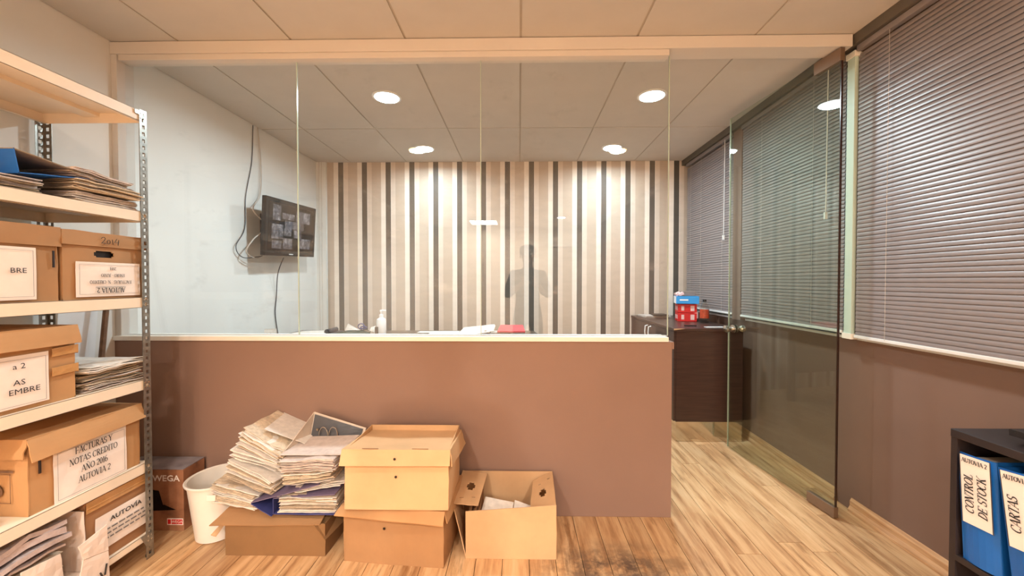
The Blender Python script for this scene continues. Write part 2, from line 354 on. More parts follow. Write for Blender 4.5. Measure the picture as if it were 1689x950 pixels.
# small stroke-built serif face: thick stems, thin hairlines, slab ends
K_, k_ = .13, .055
def Ls(*a): return ('l',) + a
G = {
 'A': (.74, [Ls(.04, 0, .36, 1, k_), Ls(.36, 1, .68, 0, K_), Ls(.16, .34, .56, .34, k_)], [(.05, 0), (.67, 0)]),
 'C': (.70, [('a', .36, .5, .30, .47, 45, 315), Ls(.60, .66, .60, .98, k_)], []),
 'D': (.74, [Ls(.14, 0, .14, 1, K_), ('a', .22, .5, .44, .47, -90, 90), Ls(.10, .97, .24, .97, k_), Ls(.10, .03, .24, .03, k_)], [(.12, 0), (.12, 1)]),
 'E': (.64, [Ls(.14, 0, .14, 1, K_), Ls(.1, .97, .58, .97, k_), Ls(.1, .5, .46, .5, k_), Ls(.1, .03, .6, .03, k_), Ls(.58, .97, .58, .78, k_), Ls(.6, .03, .6, .24, k_), Ls(.46, .4, .46, .6, k_)], [(.12, 0), (.12, 1)]),
 'F': (.60, [Ls(.14, 0, .14, 1, K_), Ls(.1, .97, .56, .97, k_), Ls(.1, .5, .44, .5, k_), Ls(.56, .97, .56, .78, k_), Ls(.44, .4, .44, .6, k_)], [(.14, 0), (.12, 1)]),
 'I': (.36, [Ls(.18, 0, .18, 1, K_)], [(.18, 0), (.18, 1)]),
 'J': (.40, [Ls(.22, .15, .22, 1, K_), ('a', .1, .1, .12, .14, 180, 360)], [(.22, 1)]),
 'K': (.74, [Ls(.14, 0, .14, 1, K_), Ls(.18, .42, .6, 1, k_), Ls(.3, .56, .64, 0, K_)], [(.14, 0), (.14, 1), (.6, 1), (.64, 0)]),
 'L': (.60, [Ls(.14, 0, .14, 1, K_), Ls(.1, .03, .56, .03, k_), Ls(.56, .03, .56, .26, k_)], [(.12, 0), (.14, 1)]),
 'M': (.90, [Ls(.12, 0, .12, 1, k_), Ls(.12, 1, .45, .1, K_), Ls(.45, .1, .76, 1, k_), Ls(.76, 0, .76, 1, K_)], [(.12, 0), (.76, 0), (.1, 1), (.78, 1)]),
 'N': (.76, [Ls(.12, 0, .12, 1, k_), Ls(.12, 1, .62, 0, K_), Ls(.62, 0, .62, 1, k_)], [(.12, 0), (.08, 1), (.62, 1)]),
 'O': (.76, [('a', .38, .5, .32, .47, 0, 360)], []),
 'P': (.60, [Ls(.14, 0, .14, 1, K_), ('a', .24, .73, .28, .24, -90, 90), Ls(.1, .97, .26, .97, k_), Ls(.14, .49, .26, .49, k_)], [(.14, 0), (.12, 1)]),
 'R': (.70, [Ls(.14, 0, .14, 1, K_), ('a', .24, .74, .28, .23, -90, 90), Ls(.1, .97, .26, .97, k_), Ls(.14, .51, .26, .51, k_), Ls(.3, .5, .6, 0, K_)], [(.14, 0), (.12, 1), (.62, 0)]),
 'S': (.56, [('a', .28, .74, .2, .23, 40, 265), ('a', .28, .26, .22, .23, 85, -140), Ls(.48, .72, .48, .98, k_), Ls(.07, .02, .07, .3, k_)], []),
 'T': (.66, [Ls(.33, 0, .33, 1, K_), Ls(.04, .97, .62, .97, k_), Ls(.04, .97, .04, .76, k_), Ls(.62, .97, .62, .76, k_)], [(.33, 0)]),
 'U': (.76, [Ls(.14, .3, .14, 1, K_), ('a', .38, .32, .24, .30, 180, 360), Ls(.62, .3, .62, 1, k_)], [(.14, 1), (.62, 1)]),
 'V': (.72, [Ls(.06, 1, .36, 0, K_), Ls(.36, 0, .66, 1, k_)], [(.06, 1), (.66, 1)]),
 'Y': (.70, [Ls(.06, 1, .35, .45, K_), Ls(.35, .45, .64, 1, k_), Ls(.35, 0, .35, .47, K_)], [(.06, 1), (.64, 1), (.35, 0)]),
 '2': (.52, [('a', .25, .72, .2, .25, -20, 170), Ls(.43, .64, .06, .05, .09), Ls(.05, .05, .46, .05, K_ * .8)], []),
 '0': (.52, [('a', .26, .5, .2, .47, 0, 360)], []),
 '1': (.42, [Ls(.22, 0, .22, 1, K_), Ls(.1, .84, .22, .98, k_)], [(.22, 0)]),
 '4': (.54, [Ls(.36, 0, .36, 1, K_), Ls(.36, 1, .04, .3, k_), Ls(.04, .3, .5, .3, k_)], []),
 '6': (.52, [('a', .26, .3, .2, .28, 0, 360), ('a', .46, .4, .4, .6, 100, 180)], []),
 '-': (.36, [Ls(.06, .4, .3, .4, .08)], []), '.': (.24, [Ls(.1, .0, .1, .1, .11)], []), ' ': (.34, [], []),
 ',': (.24, [Ls(.1, -.1, .13, .1, .1)], []),
}
G['Ñ'] = (G['N'][0], G['N'][1] + [Ls(.22, 1.14, .36, 1.22, .07), Ls(.36, 1.2, .52, 1.16, .07)], G['N'][2])
def serif_text(lines, h, T, parent, mat, sx=1.0, shear=0.0, lead=1.45, bold=1.0, name='lettering'):
    mb = MB()
    def seg(x0, y0, x1, y1, wd, ox, oy):
        d = Vector((x1 - x0, y1 - y0, 0)); L = d.length or 1e-6; d /= L; n = Vector((-d.y, d.x, 0)) * wd * .5 * bold
        ps = [Vector((x0, y0, 0)) - n, Vector((x1, y1, 0)) - n, Vector((x1, y1, 0)) + n, Vector((x0, y0, 0)) + n]
        q = [T @ Vector(((ox + (p.x + shear * p.y) * sx) * h, (oy + p.y) * h, .0006)) for p in ps]
        b = mb.addv(q); mb.face((b, b + 1, b + 2, b + 3))
    n = len(lines)
    for li, line in enumerate(lines):
        W = sum(G[c][0] for c in line) * sx; ox = -W / 2; oy = -(li - (n - 1) / 2) * lead - .5
        for c in line:
            wd, st, sf = G[c]
            for s_ in st:
                if s_[0] == 'l': seg(*s_[1:], ox, oy)
                else:
                    _, cx, cy, rx, ry, a0, a1 = s_; k = max(4, int(abs(a1 - a0) / 26)); prev = None
                    for i in range(k + 1):
                        a = R(a0 + (a1 - a0) * i / k); p = (cx + rx * math.cos(a), cy + ry * math.sin(a), a)
                        if prev: am = (prev[2] + a) / 2; seg(prev[0], prev[1], p[0], p[1], k_ + (K_ - k_) * abs(math.cos(am)), ox, oy)
                        prev = p
            for (x, y) in sf: seg(x - .11, y + (.02 if y < .5 else -.02), x + .11, y + (.02 if y < .5 else -.02), .045, ox, oy)
            ox += wd * sx
    return mb.build(name, mat, parent)
def axes(o, u, v):
    u = Vector(u).normalized(); v = Vector(v); v = (v - u * v.dot(u)).normalized(); n = u.cross(v)
    m = Matrix((u, v, n)).transposed().to_4x4(); m.translation = Vector(o) + n * .0012; return m

# ------------------------------------------------------------------ the setting
XL, XR, YB, YR = -2.155, 1.797, 4.26, -5.05
fl = tag(MB().box(XL - .1, XR + .2, YR - .1, YB + .1, -.08, -.0075).build('floor', M['plenum']), kind='structure')
pm = {}
PW = .118
k0 = int((XL - .045) / PW) - 1
rest = MB()
x = .045 + k0 * PW
while x < XR:
    a, b = max(x, XL), min(x + PW, XR)
    if b - a > .01:
        off = random.choice([0, .3, .6, .9, .45]) + random.uniform(-.05, .05)
        y = YR + off - 1.2
        while y < YB:
            c, d = max(y, YR), min(y + 1.2, YB)
            if d - c > .02:
                h = random.uniform(-.0004, 0)
                if d > 1.0: MB().box(a + .0013, b - .0013, c + .0012, d - .0012, -.0075, h).build('plank', M['plank'], fl)
                else: rest.box(a + .0013, b - .0013, c + .0012, d - .0012, -.0075, h)
            y += 1.2
    x += PW
rest.build('plank', M['plank'], fl, kind='stuff')

ce = tag(MB().box(XL - .1, XR + .2, YR - .1, YB + .1, CEIL + .012, CEIL + .09).build('ceiling', M['plenum']), kind='structure')
ys = [3.32 - 1.2 * k for k in range(8)]; ys = sorted([y for y in ys if y > YR] + [YR, YB])
xs = sorted([.009 + .6 * k for k in range(-4, 4) if XL < .009 + .6 * k < XR] + [XL, XR])
rt = MB()
for i in range(len(xs) - 1):
    for j in range(len(ys) - 1):
        bb = (xs[i] + .0055, xs[i + 1] - .0055, ys[j] + .006, ys[j + 1] - .006, CEIL + random.uniform(-.0008, .0008), CEIL + .012)
        if ys[j + 1] > .9: MB().box(*bb).build('ceiling_tile', M['tile'], ce)
        else: rt.box(*bb)
rt.build('ceiling_tile', M['tile'], ce, kind='stuff')
for xx in xs[1:-1]: MB().box(xx - .0075, xx + .0075, YR, YB, CEIL + .004, CEIL + .0105).build('grid_bar', M['grid'], ce)
for yy in ys[1:-1]: MB().box(XL, XR, yy - .0075, yy + .0075, CEIL + .0045, CEIL + .011).build('grid_bar', M['grid'], ce)

ST = 'structure'
tag(MB().box(XL - .12, XL, YR - .1, YB + .1, -.05, CEIL + .02).build('wall_left', M['wall_white']), kind=ST)
tag(MB().box(XL, XR + .15, YB, YB + .1, -.05, CEIL + .02).build('wall_back', M['wallpaper']), kind=ST)
tag(MB().box(XL, XL + .105, YB - .03, YB, 0, CEIL).build('trim_1', M['wall_white']), kind=ST)          # white pilaster in the back corner
tag(MB().box(XL + .03, XL + .036, YB - .034, YB - .03, 0, CEIL).box(XL + .06, XL + .064, YB - .034, YB - .03, 0, CEIL).build('trim_2', M['header']), kind=ST)
# rear wall behind the photographer with a door opening
rw = MB().box(XL - .1, .69, YR - .12, YR, -.05, CEIL + .02).box(1.32, XR + .2, YR - .12, YR, -.05, CEIL + .02).box(.69, 1.32, YR - .12, YR, 2.04, CEIL + .02)
tag(rw.build('wall_front', M['wall_rear']), kind=ST)
d2 = tag(MB().box(.70, 1.31, YR - .07, YR - .03, 0, 2.03).build('door_2', M['taupe_door']), kind=ST)
MB().box(.65, .70, YR, YR + .03, 0, 2.09).box(1.31, 1.36, YR, YR + .03, 0, 2.09).box(.70, 1.31, YR, YR + .03, 2.03, 2.09).build('door_frame', M['header'], d2)
MB().tube([(.76, YR + .0, 1.02), (.76, YR + .05, 1.02), (.86, YR + .05, 1.02)], .01).build('door_handle', M['chrome'], d2)
# right wall: low wall, lintel, columns between windows
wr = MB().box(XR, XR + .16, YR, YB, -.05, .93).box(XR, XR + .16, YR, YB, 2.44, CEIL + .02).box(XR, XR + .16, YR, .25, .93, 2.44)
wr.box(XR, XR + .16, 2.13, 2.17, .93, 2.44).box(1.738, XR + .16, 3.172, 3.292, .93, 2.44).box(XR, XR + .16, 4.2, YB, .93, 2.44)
tag(wr.build('wall_right', M['brown_wall_shaded']), kind=ST)
tag(MB().box(1.71, XR, .1, YB, 2.447, 2.5).build('trim_3', M['beam']), kind=ST)
tag(MB().box(1.70, 1.71, 3.24, 3.262, .93, 2.447).build('trim_4', M['beam']), kind=ST) if False else None
for n_, (a, b) in enumerate(((.25, 2.13), (2.17, 3.185), (3.285, 4.2))):
    wn = MB().box(XR + .05, XR + .10, a, b, .93, .975).box(XR + .05, XR + .10, a, b, 2.395, 2.44).box(XR + .05, XR + .10, a, a + .045, .975, 2.395).box(XR + .05, XR + .10, b - .045, b, .975, 2.395)
    wn = tag(wn.build(f'window_{n_ + 2}', M['frame_white']), kind=ST)
    MB().box(XR + .072, XR + .078, a + .045, b - .045, .975, 2.395).build('pane', M['win_glass'], wn)
    MB().box(XR - .02, XR + .05, a, b, .93, .945).build('window_sill', M['rail'], wn)
# baseboards
def baseboard(n, y0, y1):
    mb = MB(); pr = [(XR, 0), (XR - .022, 0), (XR - .022, .012), (XR - .012, .03), (XR - .012, .055), (XR - .004, .07), (XR, .07)]
    b0 = mb.addv([(p[0], y0, p[1]) for p in pr]); b1 = mb.addv([(p[0], y1, p[1]) for p in pr]); k = len(pr)
    for i in range(k): mb.face((b0 + i, b0 + (i + 1) % k, b1 + (i + 1) % k, b1 + i))
    mb.face([b0 + i for i in range(k)]); mb.face([b1 + i for i in reversed(range(k))])
    tag(mb.build(n, M['oak_trim']), kind=ST)
baseboard('baseboard_right', YR, 2.17); baseboard('baseboard_right.001', 2.27, YB)
# half wall with cream ledge
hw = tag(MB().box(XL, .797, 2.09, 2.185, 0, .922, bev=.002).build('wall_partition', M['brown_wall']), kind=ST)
tag(MB().box(XL + .012, .797 + .008, 2.083, 2.09, .885, .922, bev=.001).build('trim_5', M['brown_wall']), kind=ST) if False else None
tag(MB().box(.797, .806, 2.088, 2.187, .885, .922, bev=.001).build('trim_5', M['brown_wall']), kind=ST)
tag(MB().box(XL, .775, 2.078, 2.195, .924, .948, bev=.002).build('trim_6', M['ledge']), kind=ST)
# timber header and glazing channel
tag(MB().box(XL, 1.70, 2.09, 2.20, 2.436, 2.497, bev=.002).build('trim_7', M['header']), kind=ST)
tag(MB().box(XL + .035, .777, 2.10, 2.165, 2.406, 2.436, bev=.002).build('trim_8', M['header']), kind=ST)
tag(MB().box(XL, XL + .032, 2.095, 2.19, .948, 2.436, bev=.002).build('trim_9', M['header']), kind=ST)
# partition glass: three panes
gw = tag(MB().box(XL + .033, .785, 2.125, 2.155, .948, .950).build('window_1', M['header']), kind=ST)
GX = [XL + .035, -1.187, -.203, .790]
for a, b in zip(GX, GX[1:]):
    p = MB().box(a + .002, b - .002, 2.135, 2.143, .950, 2.420).build('pane', M['glass'], gw)
    MB().box(b - .0018, b + .0012, 2.1345, 2.1435, .950, 2.420).build('pane_edge', M['edge_green'], p)
# glass door standing open against the right wall
H0 = Vector((1.649, 2.091, 0)); H1 = Vector((1.551, 2.978, 0)); du = (H1 - H0).normalized(); ang = math.degrees(math.atan2(du.y, du.x))
DT = frame(H0, ang); DL = (H1 - H0).length
door = tag(MB().box(.004, DL, -.005, .005, .012, 2.425, T=DT).build('door_1', M['door_glass']), kind=ST)
MB().box(-.001, .003, -.0055, .0055, .012, 2.425, T=DT).build('pane_edge', M['edge_dark'], door)
MB().box(DL, DL + .002, -.0052, .0052, .012, 2.425, T=DT).build('pane_edge', M['edge_green'], door)
MB().box(-.002, .16, -.013, .013, 2.365, 2.432, T=DT, bev=.002).box(.03, .05, -.017, -.013, 2.39, 2.41, T=DT).box(.11, .13, -.017, -.013, 2.39, 2.41, T=DT).build('patch_fitting', M['patch'], door)
MB().box(-.002, .17, -.013, .013, .006, .062, T=DT, bev=.002).build('patch_fitting', M['patch'], door)
kn = MB(); KT = DT @ frame((DL - .06, 0, .893), 0, 90)
for sgn in (1, -1):
    prof = [(.030, .006), (.030, .012), (.012, .014), (.012, .036), (.020, .042), (.027, .056), (.025, .072), (.012, .078)]
    kn.lathe([(r, z * sgn) for r, z in prof], T=KT, n=24)
kn.build('door_knob', M['chrome'], door, smooth=True)
# white glazing post between the blinds where the partition meets the windows
tag(MB().box(1.735, 1.755, 2.118, 2.165, .965, 2.40).build('trim_10', M['frame_white']), kind=ST)
tag(MB().box(1.728, 1.762, 2.110, 2.170, .935, .965, bev=.002).box(1.728, 1.762, 2.110, 2.170, 2.40, 2.43, bev=.002).box(1.755, XR, 2.13, 2.16, .935, .965).box(1.755, XR, 2.13, 2.16, 2.40, 2.43).build('trim_11', M['ledge']), kind=ST)

# ------------------------------------------------------------------ venetian blinds
def blind(y0, y1, z0, label, cords, wand):
    t = thing('venetian_blind', (1.745, (y0 + y1) / 2, z0), label, 'blind', 'venetian blinds on the window wall')
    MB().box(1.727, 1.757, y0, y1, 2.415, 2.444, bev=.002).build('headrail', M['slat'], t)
    MB().box(1.733, 1.757, y0, y1, z0, z0 + .016, bev=.003).build('bottom_rail', M['rail'], t)
    # one slat mesh shared by all slats
    mb = MB(); n = 5; tilt = R(75); a = []
    for i in range(n + 1):
        s_ = -.0125 + .025 * i / n; c_ = .0022 * (1 - (2 * i / n - 1) ** 2)
        # room side low, slightly convex towards the room
        a.append((-s_ * math.cos(tilt) * -1 - c_ * math.sin(tilt), s_ * math.sin(tilt) + 0 * c_))
    L = y1 - y0
    b0 = mb.addv([(p[0], -L / 2, p[1]) for p in a]); b1 = mb.addv([(p[0], L / 2, p[1]) for p in a])
    b2 = mb.addv([(p[0] + .0006, -L / 2, p[1]) for p in a]); b3 = mb.addv([(p[0] + .0006, L / 2, p[1]) for p in a])
    for i in range(n):
        mb.face((b0 + i, b0 + i + 1, b1 + i + 1, b1 + i)); mb.face((b2 + i + 1, b2 + i, b3 + i, b3 + i + 1))
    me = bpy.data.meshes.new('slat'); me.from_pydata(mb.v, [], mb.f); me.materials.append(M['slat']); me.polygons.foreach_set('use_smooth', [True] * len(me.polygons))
    z = z0 + .027; k = 0
    while z < 2.408:
        o = bpy.data.objects.new('slat', me); C.objects.link(o); o.parent = t
        o.location = (random.uniform(-.0004, .0004), 0, z - z0); o.rotation_euler = (0, random.uniform(-.05, .05), 0); z += .0212
    for cy in cords: MB().tube([(1.730, cy, z0 + .01), (1.730, cy, 2.42)], .0009, 5).build('cord', M['cord'], t)
    if wand: MB().tube([(1.722, wand, 2.42), (1.718, wand, 1.62)], .0028, 6).box(1.711, 1.724, wand - .006, wand + .006, 1.585, 1.625).build('wand', M['rail'], t)
    return t
blind(.27, 2.10, .945, 'long taupe venetian blind nearest the camera, in front of the glass door', (.6, 1.34, 1.92), None)
blind(2.18, 3.165, .960, 'taupe venetian blind seen through the open glass door', (2.4, 2.9), 2.28)
blind(3.30, 4.19, .965, 'taupe venetian blind above the dark cabinet at the back', (3.45, 3.85, 4.08), 3.40)

# ------------------------------------------------------------------ ceiling lamps
def downlight(x, y, power, col, mat, label, group, fill=0):
    t = thing('downlight', (x, y, CEIL), label, 'ceiling light', group)
    if fill:
        MB().lathe([(.098, .0), (.098, -.004), (.090, -.007), (.080, -.004), (.078, -.001)], (x, y, CEIL), 32).build('trim_ring', M['rail'], t, smooth=True)
        MB().lathe([(.079, -.0012), (.079, -.002)], (x, y, CEIL), 32).build('reflector', M['chrome'], t)
        l = lamp(x, y, power, col, spread=132); l.parent = t; l.location = (0, 0, -.006); return
    MB().lathe([(.098, .0), (.098, -.004), (.090, -.008), (.080, -.006), (.080, 0)], (x, y, CEIL), 32).build('trim_ring', M['rail'], t, smooth=True)
    mb = MB().lathe([(.079, 0), (.079, -.0085), (.078, -.0095)], (x, y, CEIL), 32); mb.build('lens', mat, t)
    l = lamp(x, y, power, col); l.parent = t; l.location = (0, 0, -.014)
g1 = 'cool downlights in the glazed office'
downlight(-.906, 2.75, INNER_W, COOL, M['lamp_cool'], 'round cool downlight just inside the glass, left one', g1)
downlight(.903, 2.76, INNER_W, COOL, M['lamp_cool'], 'round cool downlight just inside the glass, right one', g1)
downlight(-.90, 3.82, INNER_W * .42, COOL, M['lamp_cool'], 'round cool downlight near striped wall, left one', g1)
downlight(.88, 3.82, INNER_W * .42, COOL, M['lamp_cool'], 'round cool downlight near striped wall, right one', g1)
g2 = 'downlights of the front room'
downlight(-.98, .42, FRONT_W, WARM, M['lamp_warm'], 'warm downlight over the shelving side of the front room', g2)
downlight(.95, .38, FRONT_W, WARM, M['lamp_warm'], 'warm downlight over the window side of the front room', g2)
downlight(.84, -3.7, REAR_W, WARM, M['lamp_cool'], 'downlight near the rear wall, mirrored in the glass', g2)
for (x_, y_, p_, lab) in ((-.95, -1.2, 1.15, 'added warm fill lamp behind the photographer, left of the nearer pair'), (.95, -1.2, .85, 'added warm fill lamp behind the photographer, right of the nearer pair'), (-.95, -2.6, 1.15, 'added warm fill lamp behind the photographer, left of the farther pair'), (.95, -2.6, .85, 'added warm fill lamp behind the photographer, right of the farther pair')):
    downlight(x_, y_, FILL_W * p_, WARM, M['lamp_warm'], lab, g2, fill=1)  # unseen fill lamps added to light the front room, beams narrowed against mirroring
t = thing('ceiling_panel_light', (-.75, -4.3, CEIL), 'square light panel near the rear wall, mirrored in the glass', 'ceiling light')
MB().box(-1.05, -.45, -4.6, -4.0, CEIL - .012, CEIL - .0005).build('panel_frame', M['rail'], t)
MB().box(-1.03, -.47, -4.58, -4.02, CEIL - .014, CEIL - .012).build('diffuser', M['led_panel'], t)
ld = bpy.data.lights.new('panel_lamp', 'AREA'); ld.size = .55; ld.energy = PANEL_W; ld.color = (1, .80, .62)
lo = bpy.data.objects.new('panel_lamp', ld); C.objects.link(lo); lo.parent = t; lo.location = (0, 0, -.02)

# ------------------------------------------------------------------ steel shelving
sh = thing('metal_shelving_unit', (-1.9, 1.27, 0), 'cream metal shelving unit with perforated steel posts against left wall', 'shelf')
X0, X1, Y0, Y1 = -2.12, -1.655, .80, 1.762
def strip(mb, o, u, v, n, L, wd):
    # perforated strip: o corner, u across (wd), v along (L), thickness .0016
    holes = []; z = .018
    while z < L - .02:
        holes.append((.30, .66, z / L, (z + .016) / L)); z += .03
    o = Vector(o); u = Vector(u) * wd; v = Vector(v) * L
    mb.slab(o, o + u, o + u + v, o + v, .0016, 1, 1, holes=holes)
for (px, py, sx_, sy_) in ((X1, Y1, -1, -1), (X1, Y0, -1, 1), (X0, Y1, 1, -1), (X0, Y0, 1, 1)):
    mb = MB(); strip(mb, (px, py, .0), (sx_, 0, 0), (0, 0, 1), 0, 1.99, .034); strip(mb, (px, py, .0), (0, sy_, 0), (0, 0, 1), 0, 1.99, .035)
    po = mb.build('post', M['galv'], sh)
    MB().box(px - (.002 if sx_ < 0 else -.002) - .018, px + .018 - (.018 if sx_ < 0 else 0), py - .018, py + .003, 0, .012).build('foot', M['black_plastic'], po)
SZ = [.115, .433, .803, 1.168, 1.545, 1.985]     # top faces
for k, z in enumerate(SZ):
    s_ = sh
    fh = .045 if k else .03
    mb = MB().box(X0 + .003, X1 - .003, Y0 + .003, Y1 - .004, z - .0015, z)
    mb.box(X1 - .0045, X1 - .003, Y0 + .003, Y1 - .004, z - fh, z).box(X0 + .003, X0 + .0045, Y0 + .003, Y1 - .004, z - fh, z)
    mb.box(X0 + .003, X1 - .003, Y0 + .003, Y0 + .0045, z - fh, z).box(X0 + .003, X1 - .003, Y1 - .0055, Y1 - .004, z - fh, z)
    mb.box(X1 - .02, X1 - .003, Y0 + .003, Y1 - .004, z - fh, z - fh + .0015).box(X0 + .003, X0 + .02, Y0 + .003, Y1 - .004, z - fh, z - fh + .0015)
    mb.box(X0 + .19, X0 + .26, Y0 + .003, Y1 - .004, z - .018, z - .0015)
    bd = mb.build('shelf_board', M['shelf_paint'], sh)
    bo = MB()
    for yy in (Y1 - .012, Y1 - .027):
        for dz in (.012, .032):
            bo.tube([(X1 - .003, yy, z - dz), (X1 + .0035, yy, z - dz)], .0042, 6)
    bo.build('bolt', M['chrome'], bd)
    # gusset plate
for z in (.115,):
    mb = MB(); b = mb.addv([(X1 + .0008, Y1, z), (X1 + .0008, Y1 - .06, z), (X1 + .0008, Y1 - .035, z - .055), (X1 + .0008, Y1, z - .075)]); mb.face((b, b + 1, b + 2, b + 3))
    b2 = mb.addv([(X1 + .002, Y1, z), (X1 + .002, Y1 - .06, z), (X1 + .002, Y1 - .035, z - .055), (X1 + .002, Y1, z - .075)]); mb.face((b2, b2 + 3, b2 + 2, b2 + 1))
    for i in range(4): mb.face((b + i, b + (i + 1) % 4, b2 + (i + 1) % 4, b2 + i))
    mb.build('gusset', M['galv'], sh)
MB().box(X1 + .0006, X1 + .002, Y1 - .055, Y1 - .004, 1.965, 1.983).box(X1 + .0006, X1 + .002, Y1 - .018, Y1 - .002, 1.925, 1.966).build('gusset', M['galv'], sh)

# ------------------------------------------------------------------ cardboard boxes
def archive_box(name, T, w, d, h, label, group=None, mat='card', lid_mat=None, lid=.062, ov=.006, seed=1, hole=None, sag=.0, lidpars=None, sidehole=None, open_top=False):
    """local x across the front, y away from the viewer, z up; front face at y=0"""
    o = T @ Vector((w / 2, d / 2, 0)); t = thing(name, o, label, 'cardboard box' if not open_top else 'cardboard box', group)
    mb = MB(); th = .004; m_ = M[mat]
    holes = ()
    if hole: hu, hv, hw_, hh = hole; holes = ((hu - hw_ / 2, hu + hw_ / 2, hv - hh / 2, hv + hh / 2), (hu - hw_ * .62, hu + hw_ * .62, hv - hh * .28, hv + hh * .28))
    mb.slab((0, 0, 0), (w, 0, 0), (w, 0, h), (0, 0, h), th, 8, 6, .004, .004, holes, seed, T=T)
    mb.slab((w, 0, 0), (w, d, 0), (w, d, h), (w, 0, h), th, 6, 6, .006, .004, (), seed + 1, T=T)
    mb.slab((w, d, 0), (0, d, 0), (0, d, h), (w, d, h), th, 6, 6, .0, .003, (), seed + 2, T=T)
    mb.slab((0, d, 0), (0, 0, 0), (0, 0, h), (0, d, h), th, 6, 6, .005, .004, ((.42, .58, .62, .72),) if sidehole else (), seed + 3, T=T)
    mb.box(0, w, 0, d, 0, .004, T=T)
    mb.build('body', m_, t, smooth=True)
    if not open_top:
        lm = M[lid_mat or mat]; e = ov; zt = h + .004
        q = dict(fl=lid, fr=lid, sl=lid, sr=lid, out=.004, kick=0.0); q.update(lidpars or {})
        lb = MB()
        lb.slab((-e, -e, zt), (w + e, -e, zt), (w + e, d + e, zt - sag), (-e, d + e, zt - sag), th, 8, 6, -.006, .005, (), seed + 4, T=T)
        lb.slab((-e - .003, -e - q['out'] - q['kick'], zt - q['fl']), (w + e, -e - q['out'] - q['kick'] * .4, zt - q['fr']), (w + e, -e, zt), (-e, -e, zt), th, 12, 3, .002, .006, (), seed + 5, T=T)
        lb.slab((w + e + q['out'], -e, zt - q['sr']), (w + e + q['out'] * 2, d + e, zt - q['sr'] - sag), (w + e, d + e, zt - sag), (w + e, -e, zt), th, 6, 3, .003, .006, (), seed + 6, T=T)
        lb.slab((-e - q['out'], d + e, zt - q['sl'] - sag), (-e - q['out'], -e, zt - q['sl']), (-e, -e, zt), (-e, d + e, zt - sag), th, 6, 3, .003, .006, (), seed + 7, T=T)
        lb.slab((w + e, d + e, zt - lid - sag), (-e, d + e, zt - lid - sag), (-e, d + e, zt - sag), (w + e, d + e, zt - sag), th, 6, 3, 0, .002, (), seed + 8, T=T)
        lb.build('lid', lm, t, smooth=True)
    return t
def sticker(t, T, x0, x1, z0, z1, y=-.007, mat='label', border=True, name='paper_label', skew=0, wav=.002):
    lb = MB().slab((x0, y, z0), (x1, y, z0 + skew), (x1, y, z1 + skew), (x0, y, z1), .0006, 6, 4, .001, wav, (), x0 * 10 + z0, T=T).build(name, M[mat], t)
    if border:
        m = MB(); g = .010; b_ = .0008
        for (a, b, c, d) in ((x0 + g, x1 - g, z0 + g, z0 + g + b_), (x0 + g, x1 - g, z1 - g - b_, z1 - g), (x0 + g, x0 + g + b_, z0 + g, z1 - g), (x1 - g - b_, x1 - g, z0 + g, z1 - g)):
            m.box(a, b, y - .0032, y - .0028, c, d, T=T)
        m.build('printed_border', M['ink_grey'], lb)
    return lb
def fT(T, x, z, y=-.0105): # text frame on a front face
    o = T @ Vector((x, y, z)); u = T.to_3x3() @ Vector((1, 0, 0)); v = T.to_3x3() @ Vector((0, 0, 1)); return axes(o, u, v)
def fTr(T, x, z, y=-.0105):
    o = T @ Vector((x, y, z)); u = T.to_3x3() @ Vector((-1, 0, 0)); v = T.to_3x3() @ Vector((0, 0, -1)); return axes(o, u, v)
GB = 'archive boxes on the steel shelves'
def SF(y, z, x=-1.675, rz=90): return frame((x, y, z), rz)
# shelf 4 (z 1.168): box marked 2014 and its neighbour
T = SF(1.44, 1.1685); b = archive_box('archive_box', T, .318, .36, .258, 'brown archive box with 2014 handwritten on lid and upside-down label', GB, 'card_mid', seed=3, hole=(.46, .69, .20, .10), lid=.054)
MB().box(.10, .19, .012, .016, .155, .20, T=T).build('hole_shade', M['shelf_black'], b)  # black plate standing in for the shaded inside behind the hand hole
lb = sticker(b, T, .038, .292, .010, .146)
serif_text(['AUTOVIA 2'], .020, fTr(T, .165, .034), lb, M['ink'], bold=1.3); MB().box(.105, .225, -.0112, -.0108, .0465, .048, T=T).build('underline', M['ink'], lb)
serif_text(['FACTURAS . N. CREDITO'], .0135, fTr(T, .165, .067), lb, M['ink_grey'], bold=1.4)
serif_text(['ENERO - JUNIO'], .0125, fTr(T, .172, .094), lb, M['ink_grey'], bold=1.4); serif_text(['2014'], .0125, fTr(T, .172, .121), lb, M['ink_grey'], bold=1.4)
# handwritten 2014
lid_o = [c for c in b.children if c.name.startswith('lid')][0]
hwr = MB()
def stroke(pts, r=.0011): hwr.tube([T @ Vector((.125 + p[0] * .0013, -.0155, .220 + p[1] * .001)) for p in pts], r, 5)
stroke([(0, 20), (3, 25), (9, 26), (12, 21), (8, 12), (0, 1), (7, 3), (16, 1)])
stroke([(22 + 5 * math.cos(a_ * PI / 5), 9 + 8 * math.sin(a_ * PI / 5)) for a_ in range(11)])
stroke([(33, 20), (35, 0)]); stroke([(47, 24), (40, 9), (54, 10)]); stroke([(53, 20), (51, -2)])
hwr.build('handwriting', M['ink'], lid_o)
T = SF(1.03, 1.1685); b = archive_box('archive_box', T, .395, .36, .262, 'brown archive box whose white label ends in BRE, left of the 2014 box', GB, 'card_mid', seed=9, lid=.07)
MB().box(.375, .380, -.008, -.004, .12, .18, T=T).build('slot', M['shelf_black'], b)
lb = sticker(b, T, .05, .325, .008, .186)
text_mesh('BRE', .024, fT(T, .272, .106), lb, M['ink'], sx=1.15)
T = SF(.81, 1.1685)
